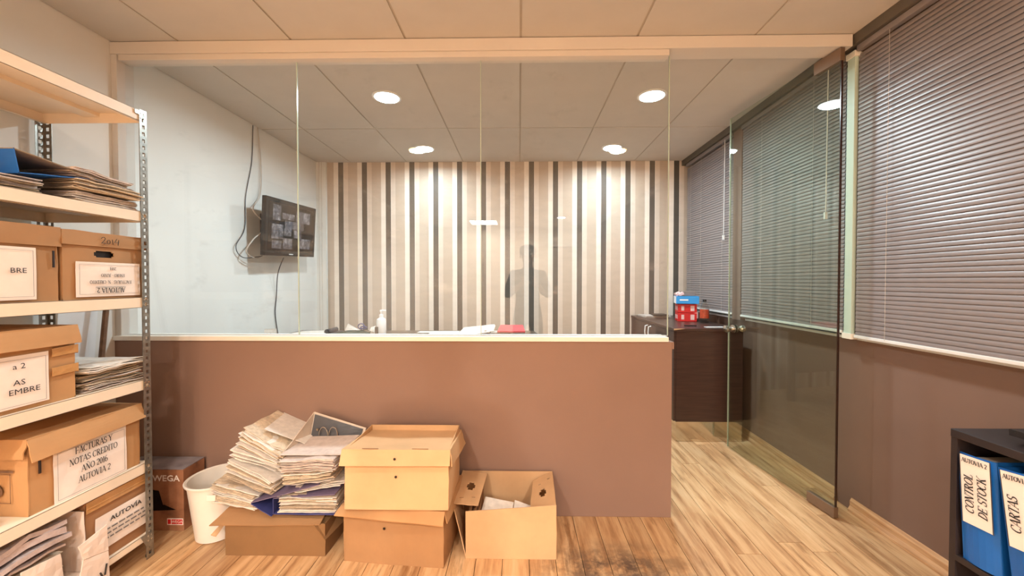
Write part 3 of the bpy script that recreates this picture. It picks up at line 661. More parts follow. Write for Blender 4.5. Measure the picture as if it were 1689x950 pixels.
# shelf 3 (z .803)
T = SF(1.05, .8035); b = archive_box('archive_box', T, .425, .36, .268, 'tall brown archive box with taped corner and large printed label ending EMBRE', GB, 'card', seed=13, lid=.066, lidpars=dict(kick=.012, out=.012))
lb = sticker(b, T, .03, .335, .012, .185, skew=.004)
text_mesh('a 2', .026, fT(T, .248, .152), lb, M['ink'], sx=1.15); text_mesh('AS', .026, fT(T, .248, .098), lb, M['ink'], sx=1.15); text_mesh('EMBRE', .026, fT(T, .262, .068), lb, M['ink'], sx=1.15)
for (za, zb) in ((.165, .195), (.095, .125)): MB().slab((.345, -.0085, za), (.4305, -.0085, za + .004), (.4305, -.0085, zb + .004), (.345, -.0085, zb), .0012, 4, 2, .001, .002, T=T).box(.4305, .432, -.006, .06, za, zb, T=T).build('tape', M['tape'], b)
# shelf 2 (z .433)
T = SF(1.325, .4335, -1.676); b = archive_box('archive_box', T, .402, .37, .262, 'pale brown archive box labelled FACTURAS Y NOTAS CREDITO, with a crumpled lid', GB, 'card', 'card', seed=21, lid=.062, lidpars=dict(kick=.014, fl=.075, out=.012))
MB().box(.028, .034, -.006, -.002, .135, .18, T=T).build('slot', M['shelf_black'], b)
lb = sticker(b, T, .070, .335, .0, .192, skew=.002, wav=.004)
serif_text(['FACTURAS Y', 'NOTAS CREDITO', 'AÑO 2016', 'AUTOVIA 2'], .0245, fT(T, .203, .112, -.0118), lb, M['ink'], sx=.86, lead=1.55, bold=1.15)
# near end of that box: printed pictogram
nT = axes(T @ Vector((-.0075, .10, .10)), T.to_3x3() @ Vector((0, -1, 0)), (0, 0, 1))
pg = MB()
for (a, c, e, f) in ((-.05, .05, -.05, -.048), (-.05, .05, .048, .05), (-.05, -.048, -.05, .05), (.048, .05, -.05, .05)): pg.box(a, c, e, f, 0, .0006, T=nT)
pg.box(-.02, .06, .054, .062, 0, .0006, T=nT)
pg.lathe([(.022, 0), (.022, .0006)], (0.0, -.01, 0), 20, T=nT); pg.build('pictogram', M['stick'], b)
# bottom shelf
T = SF(1.50, .1155, -1.675); b = archive_box('carton', T, .262, .34, .265, 'brown carton with white shipping label at far end of the bottom shelf', GB, 'card_dark', seed=31, open_top=True)
MB().slab((0, 0, .267), (.262, 0, .267), (.262, .34, .262), (0, .34, .262), .004, 4, 4, 0, .003, T=T).build('top_flap', M['card_dark'], b)
MB().slab((-.001, -.0065, .222), (.262, -.0065, .222), (.262, -.0065, .266), (-.001, -.0065, .266), .0012, 4, 2, 0, .001, T=T).box(-.001, .262, -.009, -.006, .238, .241, T=T).build('tape', M['tape'], b)
lb = sticker(b, T, .03, .258, .045, .185, border=False)
text_mesh('AUTOVÍA', .026, fT(T, .15, .155), lb, M['ink'], sx=1.2, bold=.0006)
ml = MB()
for k in range(3):
    x_ = .06
    while x_ < .225:
        l_ = random.uniform(.012, .03); ml.box(x_, min(x_ + l_, .235), -.0112, -.0106, .118 - k * .018, .124 - k * .018, T=T); x_ += l_ + .006
ml.build('small_print', M['ink_grey'], lb)
pT = axes(T @ Vector((-.007, .05, .17)), (1, 0, 0), (0, 0, 1))
MB().box(-.02, .02, -.022, -.020, 0, .001, T=pT).box(-.02, .02, .02, .022, 0, .001, T=pT).box(-.022, -.02, -.022, .022, 0, .001, T=pT).box(.02, .022, -.022, .022, 0, .001, T=pT).box(-.011, -.007, -.015, .010, 0, .001, T=pT).box(.007, .011, -.015, .010, 0, .001, T=pT).box(-.015, -.003, .006, .013, 0, .001, T=pT).box(.003, .015, .006, .013, 0, .001, T=pT).build('arrow_mark', M['ink'], b)

# ------------------------------------------------------------------ papers
def stack(T, w, d, h, n, label, group, mat=('paper', 'paper2'), jit=.008, rot=3, wave=.006, seed=0, fan=0, name='paper_bundle', curl=0, cat='papers', skewy=0):
    rnd = random.Random(seed); mb = MB()
    n = max(n, int(n * 1.6)) if n > 4 else n
    th = h / n
    for i in range(n):
        a = R(rnd.uniform(-rot, rot)); jx = rnd.uniform(-jit, jit); jy = rnd.uniform(-jit, jit) * 1.4
        ww = w * rnd.uniform(.95, 1.0); dd = d * rnd.uniform(.93, 1.0); t_ = th * rnd.choice([.3, .5, .65, .9])
        zc = th * i; fa = fan * i / n
        cs = []
        for (x, y) in ((-ww / 2, -dd / 2), (ww / 2, -dd / 2), (ww / 2, dd / 2), (-ww / 2, dd / 2)):
            cs.append(Vector((x * math.cos(a) - y * math.sin(a) + jx, x * math.sin(a) + y * math.cos(a) + jy, zc + t_ - x * math.tan(fa))))
        ph = rnd.uniform(0, .6)
        def cf(u, v, i=i, ph=ph): return wave * (.6 * nz3(u * 2.2 + seed, v * 2.2, i * .12) + .4 * nz3(u * 5 + seed, v * 4, i * .9)) + curl * (2 * u - 1) ** 2 * (i / n)
        mb.slab(*cs, t_, 7, 4, curl=cf, mi=rnd.choice([0, 0, 1, 1, 0]), T=T)
    o = mb.build(name, [M[k] for k in mat], None, smooth=False)
    return tag(o, label, cat, group)
GP = 'paper bundles on the steel shelves'
# top-shelf bundles (z 1.545)
stack(frame((-1.84, 1.20, 1.547), 92), .40, .30, .052, 8, 'thick aged paper bundle lying under the blue binder', GP, ('paper3', 'paper2'), seed=1, wave=.010)
stack(frame((-1.83, 1.62, 1.547), 88), .24, .30, .040, 6, 'aged paper bundle at the shelf end, lowest one', GP, ('paper3', 'paper2'), seed=2, wave=.006)
stack(frame((-1.81, 1.63, 1.592), 84, 0, 2), .25, .30, .036, 5, 'aged paper bundle in middle of pile at the shelf end', GP, ('paper3', 'paper2'), seed=4, wave=.010)
stack(frame((-1.82, 1.60, 1.633), 90, 0, 3), .23, .29, .036, 5, 'aged paper bundle crowning the pile at the shelf end', GP, ('paper3', 'paper2'), seed=5, wave=.010)
stack(frame((-1.82, 1.10, 1.604), 90, 0, 0), .30, .28, .014, 3, 'thin folded papers beneath the blue binder', GP, ('paper3', 'paper2'), seed=6, wave=.008)
# shelf 3 papers beside tall box
stack(frame((-1.84, 1.635, .804), 90), .245, .33, .030, 7, 'crumpled papers beside the EMBRE box, bottom bundle', GP, ('paper2', 'paper3'), seed=8, wave=.012)
stack(frame((-1.84, 1.630, .838), 86, 0, -2), .245, .32, .035, 7, 'crumpled papers beside the EMBRE box, middle bundle', GP, ('paper2', 'paper3'), seed=9, wave=.014)
stack(frame((-1.83, 1.635, .878), 92, 0, 0), .25, .32, .026, 4, 'loose white sheets beside the EMBRE box, top of pile', GP, ('paper', 'paper3'), seed=10, wave=.016)
# sheets in front of the near end of shelf 2
stack(frame((-1.84, 1.10, .434), 90), .34, .28, .03, 4, 'few white sheets at the near end below the EMBRE box', GP, ('paper', 'paper'), seed=11, wave=.005)
# blue binder on the top bundles
def leverfile(T, wd, ln, th, ang, label, cover, inner, edge='binder_grey', group=None, name='lever_arch_binder', rings=True, topangle_only=True):
    """lying file: spine at x=0 (local), covers run to +x, length along y, th = spine height"""
    o = T @ Vector((wd / 2, ln / 2, 0)); t = thing(name, o, label, 'binder', group)
    MB().slab((0, 0, 0.003), (wd, 0, .003), (wd, ln, .003), (0, ln, .003), .003, 4, 4, 0, .002, T=T).build('cover', M[cover], t)
    MB().slab((0, ln, 0), (0, 0, 0), (0, 0, th), (0, ln, th), .003, 3, 4, .0, .001, T=T).build('spine', M[cover], t)
    a = R(ang); ex = wd * math.cos(a); ez = th + wd * math.sin(a)
    MB().slab((0, 0, th), (ex, 0, ez), (ex, ln, ez), (0, ln, th), .003, 4, 4, .003, .002, T=T).build('cover', M[edge], t)
    MB().slab((.001, 0.002, th - .0035), (ex - .002, .002, ez - .0035), (ex - .002, ln - .002, ez - .0035), (.001, ln - .002, th - .0035), .001, 4, 4, .003, .002, T=T).build('lining', M[inner], t)
    if rings:
        rm = MB().box(.003, .006, ln * .25, ln * .75, th * .2, th * .8, T=T)
        for f in (.38, .62):
            rm.tube([T @ Vector((.006 + .5 * th * math.sin(PI * k / 10), ln * f, th * .5 - th * .34 * math.cos(PI * k / 10))) for k in range(11)], .0016, 6)
        rm.build('ring_mechanism', M['chrome'], t)
    return t
# binder on shelf: spine facing the camera, tapering away along +y
leverfile(frame((-1.685, 1.325, 1.604), 90, 0, -9), .262, .28, .082, -16, 'blue lever arch binder lying open-ended on top of the aged papers', 'blue', 'binder_in', 'binder_in', rings=False)

# plastic-sleeved papers and white tray on the bottom shelf
wt = thing('document_tray', (-1.80, 1.33, .1155), 'torn white cardboard tray of papers at near end of the bottom shelf', 'box')
T = SF(1.12, .1155, -1.668)
mb = MB().slab((.17, -.002, 0), (.30, -.002, 0), (.285, -.006, .135), (.17, -.006, .15), .003, 6, 5, .004, .004, T=T)
mb.build('front_panel', M['card_white'], wt)
MB().slab((.375, 0, 0), (.365, .30, 0), (.34, .30, .27), (.37, 0, .24), .003, 6, 5, .004, .006, T=T).build('side_panel', M['card_white'], wt)
MB().slab((-1.645, 1.452, .130), (-1.645, 1.560, .040), (-1.645, 1.556, .160), (-1.645, 1.464, .185), .003, 5, 5, .001, .002).slab((-1.644, 1.464, .187), (-1.644, 1.556, .162), (-1.644, 1.551, .268), (-1.645, 1.448, .246), .003, 5, 5, .003, .003).build('flap', M['card_white'], wt)
MB().box(0, .37, .0, .30, .0, .004, T=T).build('tray_base', M['card_white'], wt)
MB().tube([(-1.641, 1.545, .115), (-1.641, 1.538, .075)], .003, 5).tube([(-1.641, 1.52, .095), (-1.641, 1.53, .07)], .003, 5).build('marker_stroke', M['ink'], wt)
stack(frame((-1.83, 1.27, .121), 88, 0, 0), .32, .30, .125, 14, 'papers standing inside the white cardboard tray', GP, ('paper3', 'paper2'), seed=14, wave=.016, rot=5)
stack(frame((-1.82, 1.255, .255), 84, -3, -3), .38, .31, .10, 4, 'bulky stack of documents in shiny plastic sleeves on the tray', GP, ('sleeve', 'sleeve'), seed=15, wave=.045, rot=5)

# boards and stick behind the shelving
t = tag(MB().slab((-2.148, 1.78, .35), (-2.146, 1.94, .35), (-2.150, 2.02, 1.30), (-2.150, 1.84, 1.30), .006, 3, 3).build('white_panel', M['white']), 'white board leaning on left wall behind the shelves', 'board')
t = tag(MB().tube([(-2.05, 1.86, .0), (-2.075, 1.93, .70), (-2.10, 2.03, 1.40)], .012, 8).build('wooden_pole', M['stick'], smooth=True), 'brown wooden pole leaning in the corner behind the shelves', 'pole')

# ------------------------------------------------------------------ floor by the half wall
# printed carton
T = frame((-2.0, 1.935, 0), 0)
t = thing('printed_carton', (-1.83, 2.0, 0), 'brown printed carton with white capital lettering, behind the waste bin', 'cardboard box')
mb = MB().box(0, .338, 0, .135, 0, .305, T=T, bev=.002); mb.build('body', M['wega'], t)
MB().slab((0, 0, .3085), (.338, 0, .3085), (.338, .135, .311), (0, .135, .311), .002, 4, 3, 0, .003, T=T).build('top_flap', M['wega_top'], t)
text_mesh('WEGA', .042, fT(T, .254, .262, -.001), t, M['label'], sx=1.1, bold=.0008)
lb = MB().box(.255, .335, -.0012, .0, .030, .062, T=T).build('logo_badge', M['label'], t)
MB().box(.258, .274, -.0016, -.001, .034, .058, T=T).box(.277, .332, -.0016, -.001, .034, .058, T=T).build('badge_field', M['red'], lb)
text_mesh('WEGA', .020, fT(T, .305, .046, -.0012), lb, M['label'], sx=.95)
MB().slab((.0, -.0006, .09), (.30, -.0006, .105), (.24, -.0006, .13), (.0, -.0006, .12), .0004, 4, 2, T=T).slab((.10, -.0008, .10), (.24, -.0008, .11), (.215, -.0008, .20), (.12, -.0008, .215), .0004, 4, 4, T=T).build('printed_shape', M['screen_dark'], t)
# waste bin
t = thing('waste_bin', (-1.485, 1.93, 0), 'white oval plastic waste bin beside the printed carton', 'bin')
prof = [(.092, 0), (.100, .004), (.128, .27), (.138, .274), (.140, .281), (.134, .284), (.125, .280), (.096, .012), (.0, .010)]
MB().lathe(prof, (-1.482, 1.935, .0), 48, sx=.93, sy=1.02, shear=(.0, -.02)).build('tub', M['bin'], t, smooth=True)
MB().box(-1.425, -1.385, 1.782, 1.790, .235, .262, bev=.002).build('handle_tab', M['bin'], t)
# open flat carton carrying the papers
T = frame((-1.327, 1.765, 0), 0)
t = thing('open_carton', (-1.1, 1.9, 0), 'low brown carton with spread flaps carrying the heap of papers', 'cardboard box')
mb = MB(); w_, d_, h_ = .455, .30, .148
mb.slab((0, 0, 0), (w_, 0, 0), (w_, 0, h_), (0, 0, h_), .004, 8, 4, .003, .003, T=T); mb.slab((w_, 0, 0), (w_ + .01, d_, 0), (w_ + .01, d_, h_), (w_, 0, h_), .004, 4, 4, .003, .003, T=T)
mb.slab((0, d_, 0), (0, 0, 0), (0, 0, h_), (0, d_, h_), .004, 4, 4, .003, .003, T=T); mb.slab((w_, d_, 0), (0, d_, 0), (0, d_, h_), (w_, d_, h_), .004, 4, 4, 0, .003, T=T); mb.box(0, w_, 0, d_, 0, .004, T=T)
mb.build('body', M['card_shaded'], t, smooth=True)
MB().slab((-.065, -.012, .142), (w_ - .02, -.010, .150), (w_ - .03, .12, .172), (-.01, .14, .205), .004, 10, 4, .004, .004, T=T).build('front_flap', M['card_mid'], t)
MB().slab((-.075, .01, .085), (-.045, .0, .085), (-.005, .02, .148), (-.03, .14, .16), .004, 4, 4, 0, .002, T=T).build('side_flap', M['card_light'], t)
MB().slab((w_ + .005, -.01, .08), (w_ + .035, .16, .085), (w_ + .008, .16, .15), (w_ - .045, -.012, .15), .004, 4, 4, 0, .002, T=T).build('side_flap', M['card_shaded'], t)
GH = 'heaped papers on the low brown carton'
stack(frame((-1.30, 1.915, .205), -4, 0, 6), .215, .26, .085, 11, 'fanned paper bundle at the bottom left of the heap', GH, seed=21, wave=.012, jit=.010, fan=R(8), rot=3)
stack(frame((-1.225, 1.925, .305), -8, 0, 18), .25, .26, .070, 10, 'aged paper bundle sloping over the lowest left one', GH, seed=22, wave=.016, jit=.010, rot=4)
stack(frame((-1.235, 1.94, .385), 4, 0, 19), .235, .25, .045, 5, 'white folded sheets between the two left bundles of the heap', GH, ('paper', 'paper'), seed=23, wave=.010, jit=.01, rot=4)
stack(frame((-1.205, 1.94, .425), -6, 0, 22), .225, .25, .085, 10, 'thick yellowed bundle high on the left of the heap', GH, seed=24, wave=.016, jit=.012, fan=R(6), rot=4)
stack(frame((-1.15, 2.00, .50), 24, 8, 22), .20, .18, .006, 2, 'loose printed sheets crowning the heap', GH, ('paper', 'paper'), seed=25, wave=.004, jit=.03, rot=16)
# lower binder (navy) with its papers, then grey binder above
bt = leverfile(frame((-1.115, 1.775, .182), 0, 0, 0), .285, .27, .075, 4, 'navy lever arch binder lying open at the base of the heap', 'navy', 'purple', 'purple')
MB().slab((-1.208, 1.765, .236), (-1.115, 1.765, .180), (-1.115, 2.04, .180), (-1.208, 1.95, .236), .003, 4, 4, 0, .002).build('spine_flap', M['navy'], bt)
MB().slab((-1.208, 1.765, .238), (-1.208, 1.93, .238), (-.90, 1.95, .335), (-.90, 1.765, .322), .003, 4, 4, 0, .002).build('inner_flap', M['purple'], bt)
stack(frame((-.968, 1.905, .188), 2, 0, 1), .262, .25, .082, 12, 'white papers held in the navy binder', GH, ('paper', 'paper2'), seed=26, wave=.010, jit=.008, rot=3)
stack(frame((-.93, 1.91, .292), 8, 0, -5), .20, .23, .022, 4, 'white sheets lying on top of the navy binder', GH, ('paper', 'paper'), seed=30, wave=.008, jit=.01, rot=5)
gb = thing('lever_arch_binder', (-.94, 1.9, .40), 'pale grey lever arch binder gaping open on top of the heap, rings showing', 'binder')
MB().slab((-1.06, 1.99, .44), (-.79, 2.0, .45), (-.785, 2.03, .485), (-1.055, 2.035, .565), .004, 4, 3).build('cover', M['binder_grey'], gb)
MB().slab((-1.05, 1.984, .445), (-.80, 1.994, .452), (-.797, 2.022, .482), (-1.048, 2.026, .555), .001, 4, 3).build('lining', M['grey_plastic'], gb)
MB().slab((-1.095, 1.80, .435), (-1.055, 1.97, .43), (-1.055, 2.035, .563), (-1.075, 1.86, .475), .004, 4, 3).build('spine', M['binder_grey'], gb)
rm = MB()
for cx_ in (-.985, -.935): rm.tube([(cx_ + .022 * math.cos(PI * k / 10), 1.985, .462 + .042 * math.sin(PI * k / 10)) for k in range(11)], .0022, 6)
rm.tube([(-1.02, 1.99, .49), (-1.01, 1.985, .49)], .006, 8).build('ring_mechanism', M['chrome'], gb)
MB().slab((-1.09, 1.79, .448), (-.81, 1.79, .452), (-.80, 1.98, .468), (-1.06, 1.98, .458), .003, 4, 4, .0, .002).build('inner_sheet', M['paper3'], gb)
stack(frame((-.955, 1.885, .328), 2, 0, -5), .225, .25, .048, 8, 'crinkled yellowish bundle under the grey binder', GH, ('paper2', 'paper'), seed=27, wave=.016, jit=.008, rot=3)
stack(frame((-.945, 1.880, .383), 0, 0, -3), .25, .25, .058, 9, 'grey-shaded bundle under the cover of grey binder', GH, ('paper3', 'paper3'), seed=28, wave=.014, jit=.006, rot=2)

# two archive boxes stacked
T = frame((-.775, 1.738, 0), -5.0)
b = archive_box('archive_box', T, .452, .31, .248, 'lower of two stacked archive boxes on floor, its lid flap skewed', 'empty archive boxes stacked on the floor', 'card_mid', 'card', seed=41, lid=.05, lidpars=dict(fl=.012, fr=.045, kick=.040, out=.012), ov=.008)  # body browner than its lid, darkened for the dimmer light near the floor
MB().lathe([(.0055, 0), (.0055, .0012)], (0, 0, 0), 14, T=fT(T, .190, .205, -.012)).lathe([(.0055, 0), (.0055, .0012)], (0, 0, 0), 14, T=fT(T, .190, .162, -.008)).build('punched_hole', M['screen_dark'], b)
T = frame((-.748, 1.690, .258), 0, -1.2)
b = archive_box('archive_box', T, .446, .315, .258, 'upper of two stacked archive boxes on floor, lid closed', 'empty archive boxes stacked on the floor', 'card_light', 'card_light', seed=45, lid=.062, sag=.03, lidpars=dict(out=.010, kick=.012, sr=.07), ov=.010)
MB().lathe([(.0055, 0), (.0055, .0012)], (0, 0, 0), 14, T=fT(T, .222, .228, -.024)).lathe([(.0055, 0), (.0055, .0012)], (0, 0, 0), 14, T=fT(T, .222, .145, -.0075)).build('punched_hole', M['screen_dark'], b)
MB().box(.075, .145, -.004, .0, .2615, .2635, T=T).box(.29, .36, -.004, .0, .2615, .2635, T=T).build('lid_slot', M['card_dark'], b)

# open empty-looking box on the right
T = frame((-.238, 1.762, 0), 0)
t = thing('open_carton', (-.04, 1.91, 0), 'open pale cardboard box with hand-hole flaps right of stacked pair', 'cardboard box')
mb = MB(); w_, d_ = .404, .305
mb.slab((0, 0, 0), (w_, 0, 0), (w_, 0, .243), (0, 0, .212), .004, 10, 6, .004, .003, seed=3, T=T)
mb.slab((w_, 0, 0), (w_ + .006, d_, 0), (w_ + .008, d_, .25), (w_, 0, .243), .004, 6, 6, .010, .003, seed=4, T=T)
mb.slab((w_, d_, 0), (0, d_, 0), (-.05, d_, .25), (w_ + .008, d_, .25), .004, 6, 6, 0, .002, T=T)
mb.slab((-.01, d_, 0), (0, .0, 0), (-.066, .045, .222), (-.055, d_, .25), .004, 6, 6, .004, .003, ((.40, .46, .50, .66),), seed=6, T=T)
mb.box(0, w_, 0, d_, 0, .004, T=T)
mb.build('body', M['card_pale'], t, smooth=True)
hl = ((.40, .58, .35, .65), (.34, .64, .42, .58), (.10, .22, .10, .16), (.10, .22, .60, .66))
MB().slab((-.066, .045, .224), (.052, .045, .216), (.075, d_ - .03, .252), (-.055, d_, .252), .004, 6, 8, .003, .003, ((.42, .62, .40, .64), (.36, .68, .46, .58), (.20, .36, .16, .19), (.66, .80, .20, .23)), seed=8, T=T).build('left_flap', M['card_pale'], t, smooth=True)
MB().slab((.288, .045, .188), (w_ - .002, .0, .243), (w_ + .006, d_, .252), (.310, d_ - .03, .215), .004, 6, 8, .003, .003, ((.42, .60, .32, .56), (.36, .66, .38, .50), (.30, .42, .72, .75), (.72, .84, .80, .84)), seed=9, T=T).build('right_flap', M['card_pale'], t, smooth=True)
mb = MB()
for k in range(7): mb.box(.006 + .0075 * k, .012 + .0075 * k, .05, .27, .0045, .175 + .01 * math.sin(k * 2.1), T=T)
tag(mb.build('upright_files', [M['card_dark']]), 'upright brown files inside the open pale box', 'files', kind=None)
def sheet(name, cs, label, mat='paper', th=.004, group=None, cat='papers'):
    o = MB().slab(*cs, th, 5, 5, .002, .003).build(name, M[mat]); return tag(o, label, cat, group)
bl = frame((-.10, 1.80, -.047), 0)
gbk = 'white booklets in the open pale box'
o = tag(MB().slab((-.085, .03, .185), (.055, .0, .175), (.075, .12, .215), (-.065, .15, .225), .014, 5, 5, .002, .003, T=bl).build('booklet', M['paper']), 'printed white booklet inside open pale box, left one', 'booklet', gbk)
text_mesh('Facturas', .016, axes(bl @ Vector((.005, .035, .195)), bl.to_3x3() @ Vector((1, -.2, -.07)), (0, .94, .3)) @ Matrix.Translation((0, 0, .004)), o, M['ink_grey']) if False else None
mlin = MB(); lT = axes(bl @ Vector((.0, .045, .1975)), (1, -.21, -.07), (-.1, .94, .30))
for k in range(3): mlin.box(-.02, .035 - .01 * k, -.006 * k, -.006 * k + .002, .004, .0045, T=lT)
mlin.build('printed_lines', M['ink_grey'], o)
tag(MB().slab((.065, .03, .165), (.20, .02, .155), (.19, .10, .20), (.08, .14, .215), .014, 5, 5, .002, .003, T=bl).build('booklet', M['paper']), 'blank white booklet inside open pale box, right one', 'booklet', gbk)
tag(MB().box(-.09, .20, .0, .18, .052, .150, T=bl, bev=.003).build('paper_ream', M['paper2']), 'block of papers filling the open pale box', 'papers')

# ------------------------------------------------------------------ black bookcase and binders, lower right
bx, by, bz = 1.35, 1.268, .78
t = thing('low_bookcase', (1.57, .8, 0), 'low black bookcase against brown wall, holding the blue binders', 'bookcase')
MB().box(bx, XR - .002, .30, by, bz - .025, bz, bev=.002).build('top_board', M['shelf_black'], t)
MB().box(bx + .003, XR - .002, by - .018, by, 0, bz - .025).build('side_panel', M['shelf_black'], t)
MB().box(bx + .003, XR - .002, .30, .318, 0, bz - .025).build('side_panel', M['shelf_black'], t)
MB().box(XR - .012, XR - .002, .318, by - .018, 0, bz - .025).build('back_panel', M['shelf_black'], t)
MB().box(bx + .003, XR - .012, .318, by - .018, .375, .393).build('shelf_board', M['shelf_black'], t)
MB().box(bx + .003, XR - .012, .318, by - .018, .04, .06).build('shelf_board', M['shelf_black'], t)
def binder(yb, yt, z0, label, lines, body='blue', grp='blue binders standing in the bookcase', tabx=0.0):
    # yb/yt: y of the far edge of the spine at bottom and top; spine faces -x
    wd, ht, dp = .097, .322, .30
    lean = math.atan2(yb - yt, ht)      # <0 leans away
    T = Matrix.Translation((bx + .012, yb, z0)) @ Euler((lean, 0, 0)).to_matrix().to_4x4()
    o = thing('lever_arch_binder', T @ Vector((dp / 2, -wd / 2, 0)), label, 'binder', grp)
    mb = MB(); n = 6; pr = [(0.004 * math.cos(PI * k / n) * -1 * 0 - .008 * math.sin(PI * k / n), -wd * k / n) for k in range(n + 1)]
    for (a, b_) in zip(pr, pr[1:]):
        q = [Vector((a[0], a[1], 0)), Vector((b_[0], b_[1], 0)), Vector((b_[0], b_[1], ht)), Vector((a[0], a[1], ht))]
        q2 = [p + Vector((.003, 0, 0)) for p in q]
        i0 = mb.addv([T @ p for p in q]); i1 = mb.addv([T @ p for p in q2]); mb.face((i0 + 3, i0 + 2, i0 + 1, i0)); mb.face((i1, i1 + 1, i1 + 2, i1 + 3)); mb.face((i0 + 3, i1 + 3, i1 + 2, i0 + 2))
    mb.build('spine', M[body], o, smooth=True)
    for yy in (0, -wd + .003): MB().slab((0, yy, 0), (dp, yy, 0), (dp, yy, ht), (0, yy, ht), .003, 3, 3, 0, .001, T=T).build('cover', M[body], o)
    MB().box(.03, dp - .01, -wd + .012, -.012, .012, ht - .014, T=T).build('sheets', M['paper'], o, kind='stuff')
    lb = MB().box(-.0098, -.0088, -wd + .010, -.010, ht - .205, ht - .004, T=T).build('spine_label', M['label'], o)
    MB().box(-.0102, -.0088, -wd + .008, -wd + .010, ht - .206, ht - .003, T=T).box(-.0102, -.0088, -.010, -.008, ht - .206, ht - .003, T=T).build('sleeve_rim', M['grey_plastic'], lb)
    u = T.to_3x3() @ Vector((0, -1, 0)); v = T.to_3x3() @ Vector((0, 0, 1))
    serif_text(['AUTOVIA 2'], .0125, axes(T @ Vector((-.0100, -wd / 2, ht - .018)), u, v), lb, M['ink'], bold=1.5, sx=.95)
    serif_text(lines, .0235, axes(T @ Vector((-.0100, -wd / 2, ht - .115)), v, -u), lb, M['ink'], shear=.20, lead=1.45, sx=.98, bold=1.25)
    return o
binder(1.232, 1.252, .3935, 'blue binder with white spine label CONTROL DE STOCK', ['CONTROL', 'DE STOCK'])
binder(1.108, 1.150, .3935, 'blue binder with white spine label ending ARTAS, nearer the camera', ['CARTAS', ''])
mb = MB().box(bx + .03, bx + .28, 1.236, 1.246, .396, .70); tag(mb.build('grey_folder', M['grey_plastic']), 'dark grey folder pressed between bookcase side and first blue binder', 'folder')
mb = MB(); mb.slab((1.40, 1.16, .80), (1.70, 1.17, .80), (1.70, .92, .81), (1.36, .98, .81), .018, 6, 6, .012, .012)
tag(mb.build('leather_pouch', M['leather'], smooth=True), 'black soft pouch lying on top of the bookcase', 'pouch')

# ------------------------------------------------------------------ dark cabinet at the back right
CX0, CX1, CY0, CY1, CZ = 1.19, 1.715, 3.085, 4.255, .875
t = thing('low_cabinet', (1.46, 3.67, 0), 'dark brown low cabinet on a mirrored plinth below the far blind', 'cabinet')
MB().box(CX0 - .004, CX1, CY0 - .006, CY1, CZ - .022, CZ, bev=.0015).build('top_board', M['wenge'], t)
MB().box(CX0 + .018, CX1, CY0, CY0 + .018, .155, CZ - .022).build('side_panel', M['wenge'], t)
MB().box(CX0 + .018, CX1, CY0 + .018, CY1, .155, .173).build('bottom_board', M['wenge'], t)
MB().box(CX1 - .01, CX1, CY0 + .018, CY1, .173, CZ - .022).build('back_panel', M['wenge'], t)
nD = 2
for k in range(nD):
    a = CY0 + .004 + k * (CY1 - CY0 - .006) / nD; b_ = a + (CY1 - CY0 - .006) / nD - .004
    dd = MB().box(CX0, CX0 + .018, a, b_, .16, CZ - .025, bev=.001).build('door', M['wenge'], t)
    hy = b_ - .045 if k == 0 else a + .045
    hy = [3.46, 3.56][k] if False else hy
    MB().tube([(CX0, hy, .72), (CX0 - .022, hy, .725), (CX0 - .026, hy, .775), (CX0 - .022, hy, .825), (CX0, hy, .83)], .006, 8).build('handle', M['rail'], dd, smooth=True)
MB().box(CX0 + .020, CX0 + .026, CY0 + .004, CY1, .002, .155).box(CX0 + .026, CX1, CY0 + .004, CY0 + .016, .002, .155).build('plinth', M['mirror'], t)
MB().slab((CX0 - .004, CY0 - .0075, CZ - .012), (CX0 + .05, CY0 - .0075, CZ - .006), (CX0 + .085, CY0 - .0075, CZ - .001), (CX0 - .004, CY0 - .0075, CZ - .001), .0015, 2, 2).build('chipped_edge', M['card_light'], t)
# items on it
gi = 'cartons piled on the dark cabinet'
T = frame((1.430, 3.62, CZ), -12)
for k, (lab) in enumerate(('lower of two red cartons on the dark cabinet', 'upper of two red cartons on the dark cabinet')):
    z0 = .001 + k * .079
    o = thing('red_carton', T @ Vector((.08, .06, z0)), lab, 'box', gi)
    MB().box(0, .158, 0, .15, z0, z0 + .076, T=T, bev=.0015).build('body', M['red'], o)
    pr = MB()
    pr.box(.028, .052, -.0014, 0, z0 + .018, z0 + .06, T=T).box(.105, .137, -.0014, 0, z0 + .015, z0 + .062, T=T)
    for q in range(4): pr.box(-.0014, 0, .02 + q * .032, .036 + q * .032, z0 + .02, z0 + .056, T=T)
    pr.build('printed_marks', M['pink'], o)
T2 = frame((1.405, 3.60, CZ + .161), -14)
o = thing('blue_carton', T2 @ Vector((.09, .06, 0)), 'white and sky-blue carton resting on the red ones', 'box', gi)
MB().box(.0, .19, 0, .15, 0, .066, T=T2, bev=.0015).build('body', M['skyblue'], o)
MB().box(-.0015, .0, -.001, .151, .001, .065, T=T2).build('end_label', M['white'], o)
MB().box(.03, .10, -.0015, 0, .028, .04, T=T2).build('printed_word', M['white'], o)
T3 = frame((1.455, 3.64, CZ + .228), -10)
o = tag(MB().box(0, .13, 0, .09, 0, .042, T=T3, bev=.002).build('grey_carton', M['greycarton']), 'small grey-brown carton on top of the blue one', 'box', gi)
tag(MB().slab((1.415, 3.62, CZ + .245), (1.475, 3.61, CZ + .262), (1.50, 3.70, CZ + .268), (1.43, 3.72, CZ + .25), .02, 5, 5, .008, .014).build('tissue_pack', M['pink'], smooth=True), 'pale pink crumpled pack on top of the carton pile', 'pack')
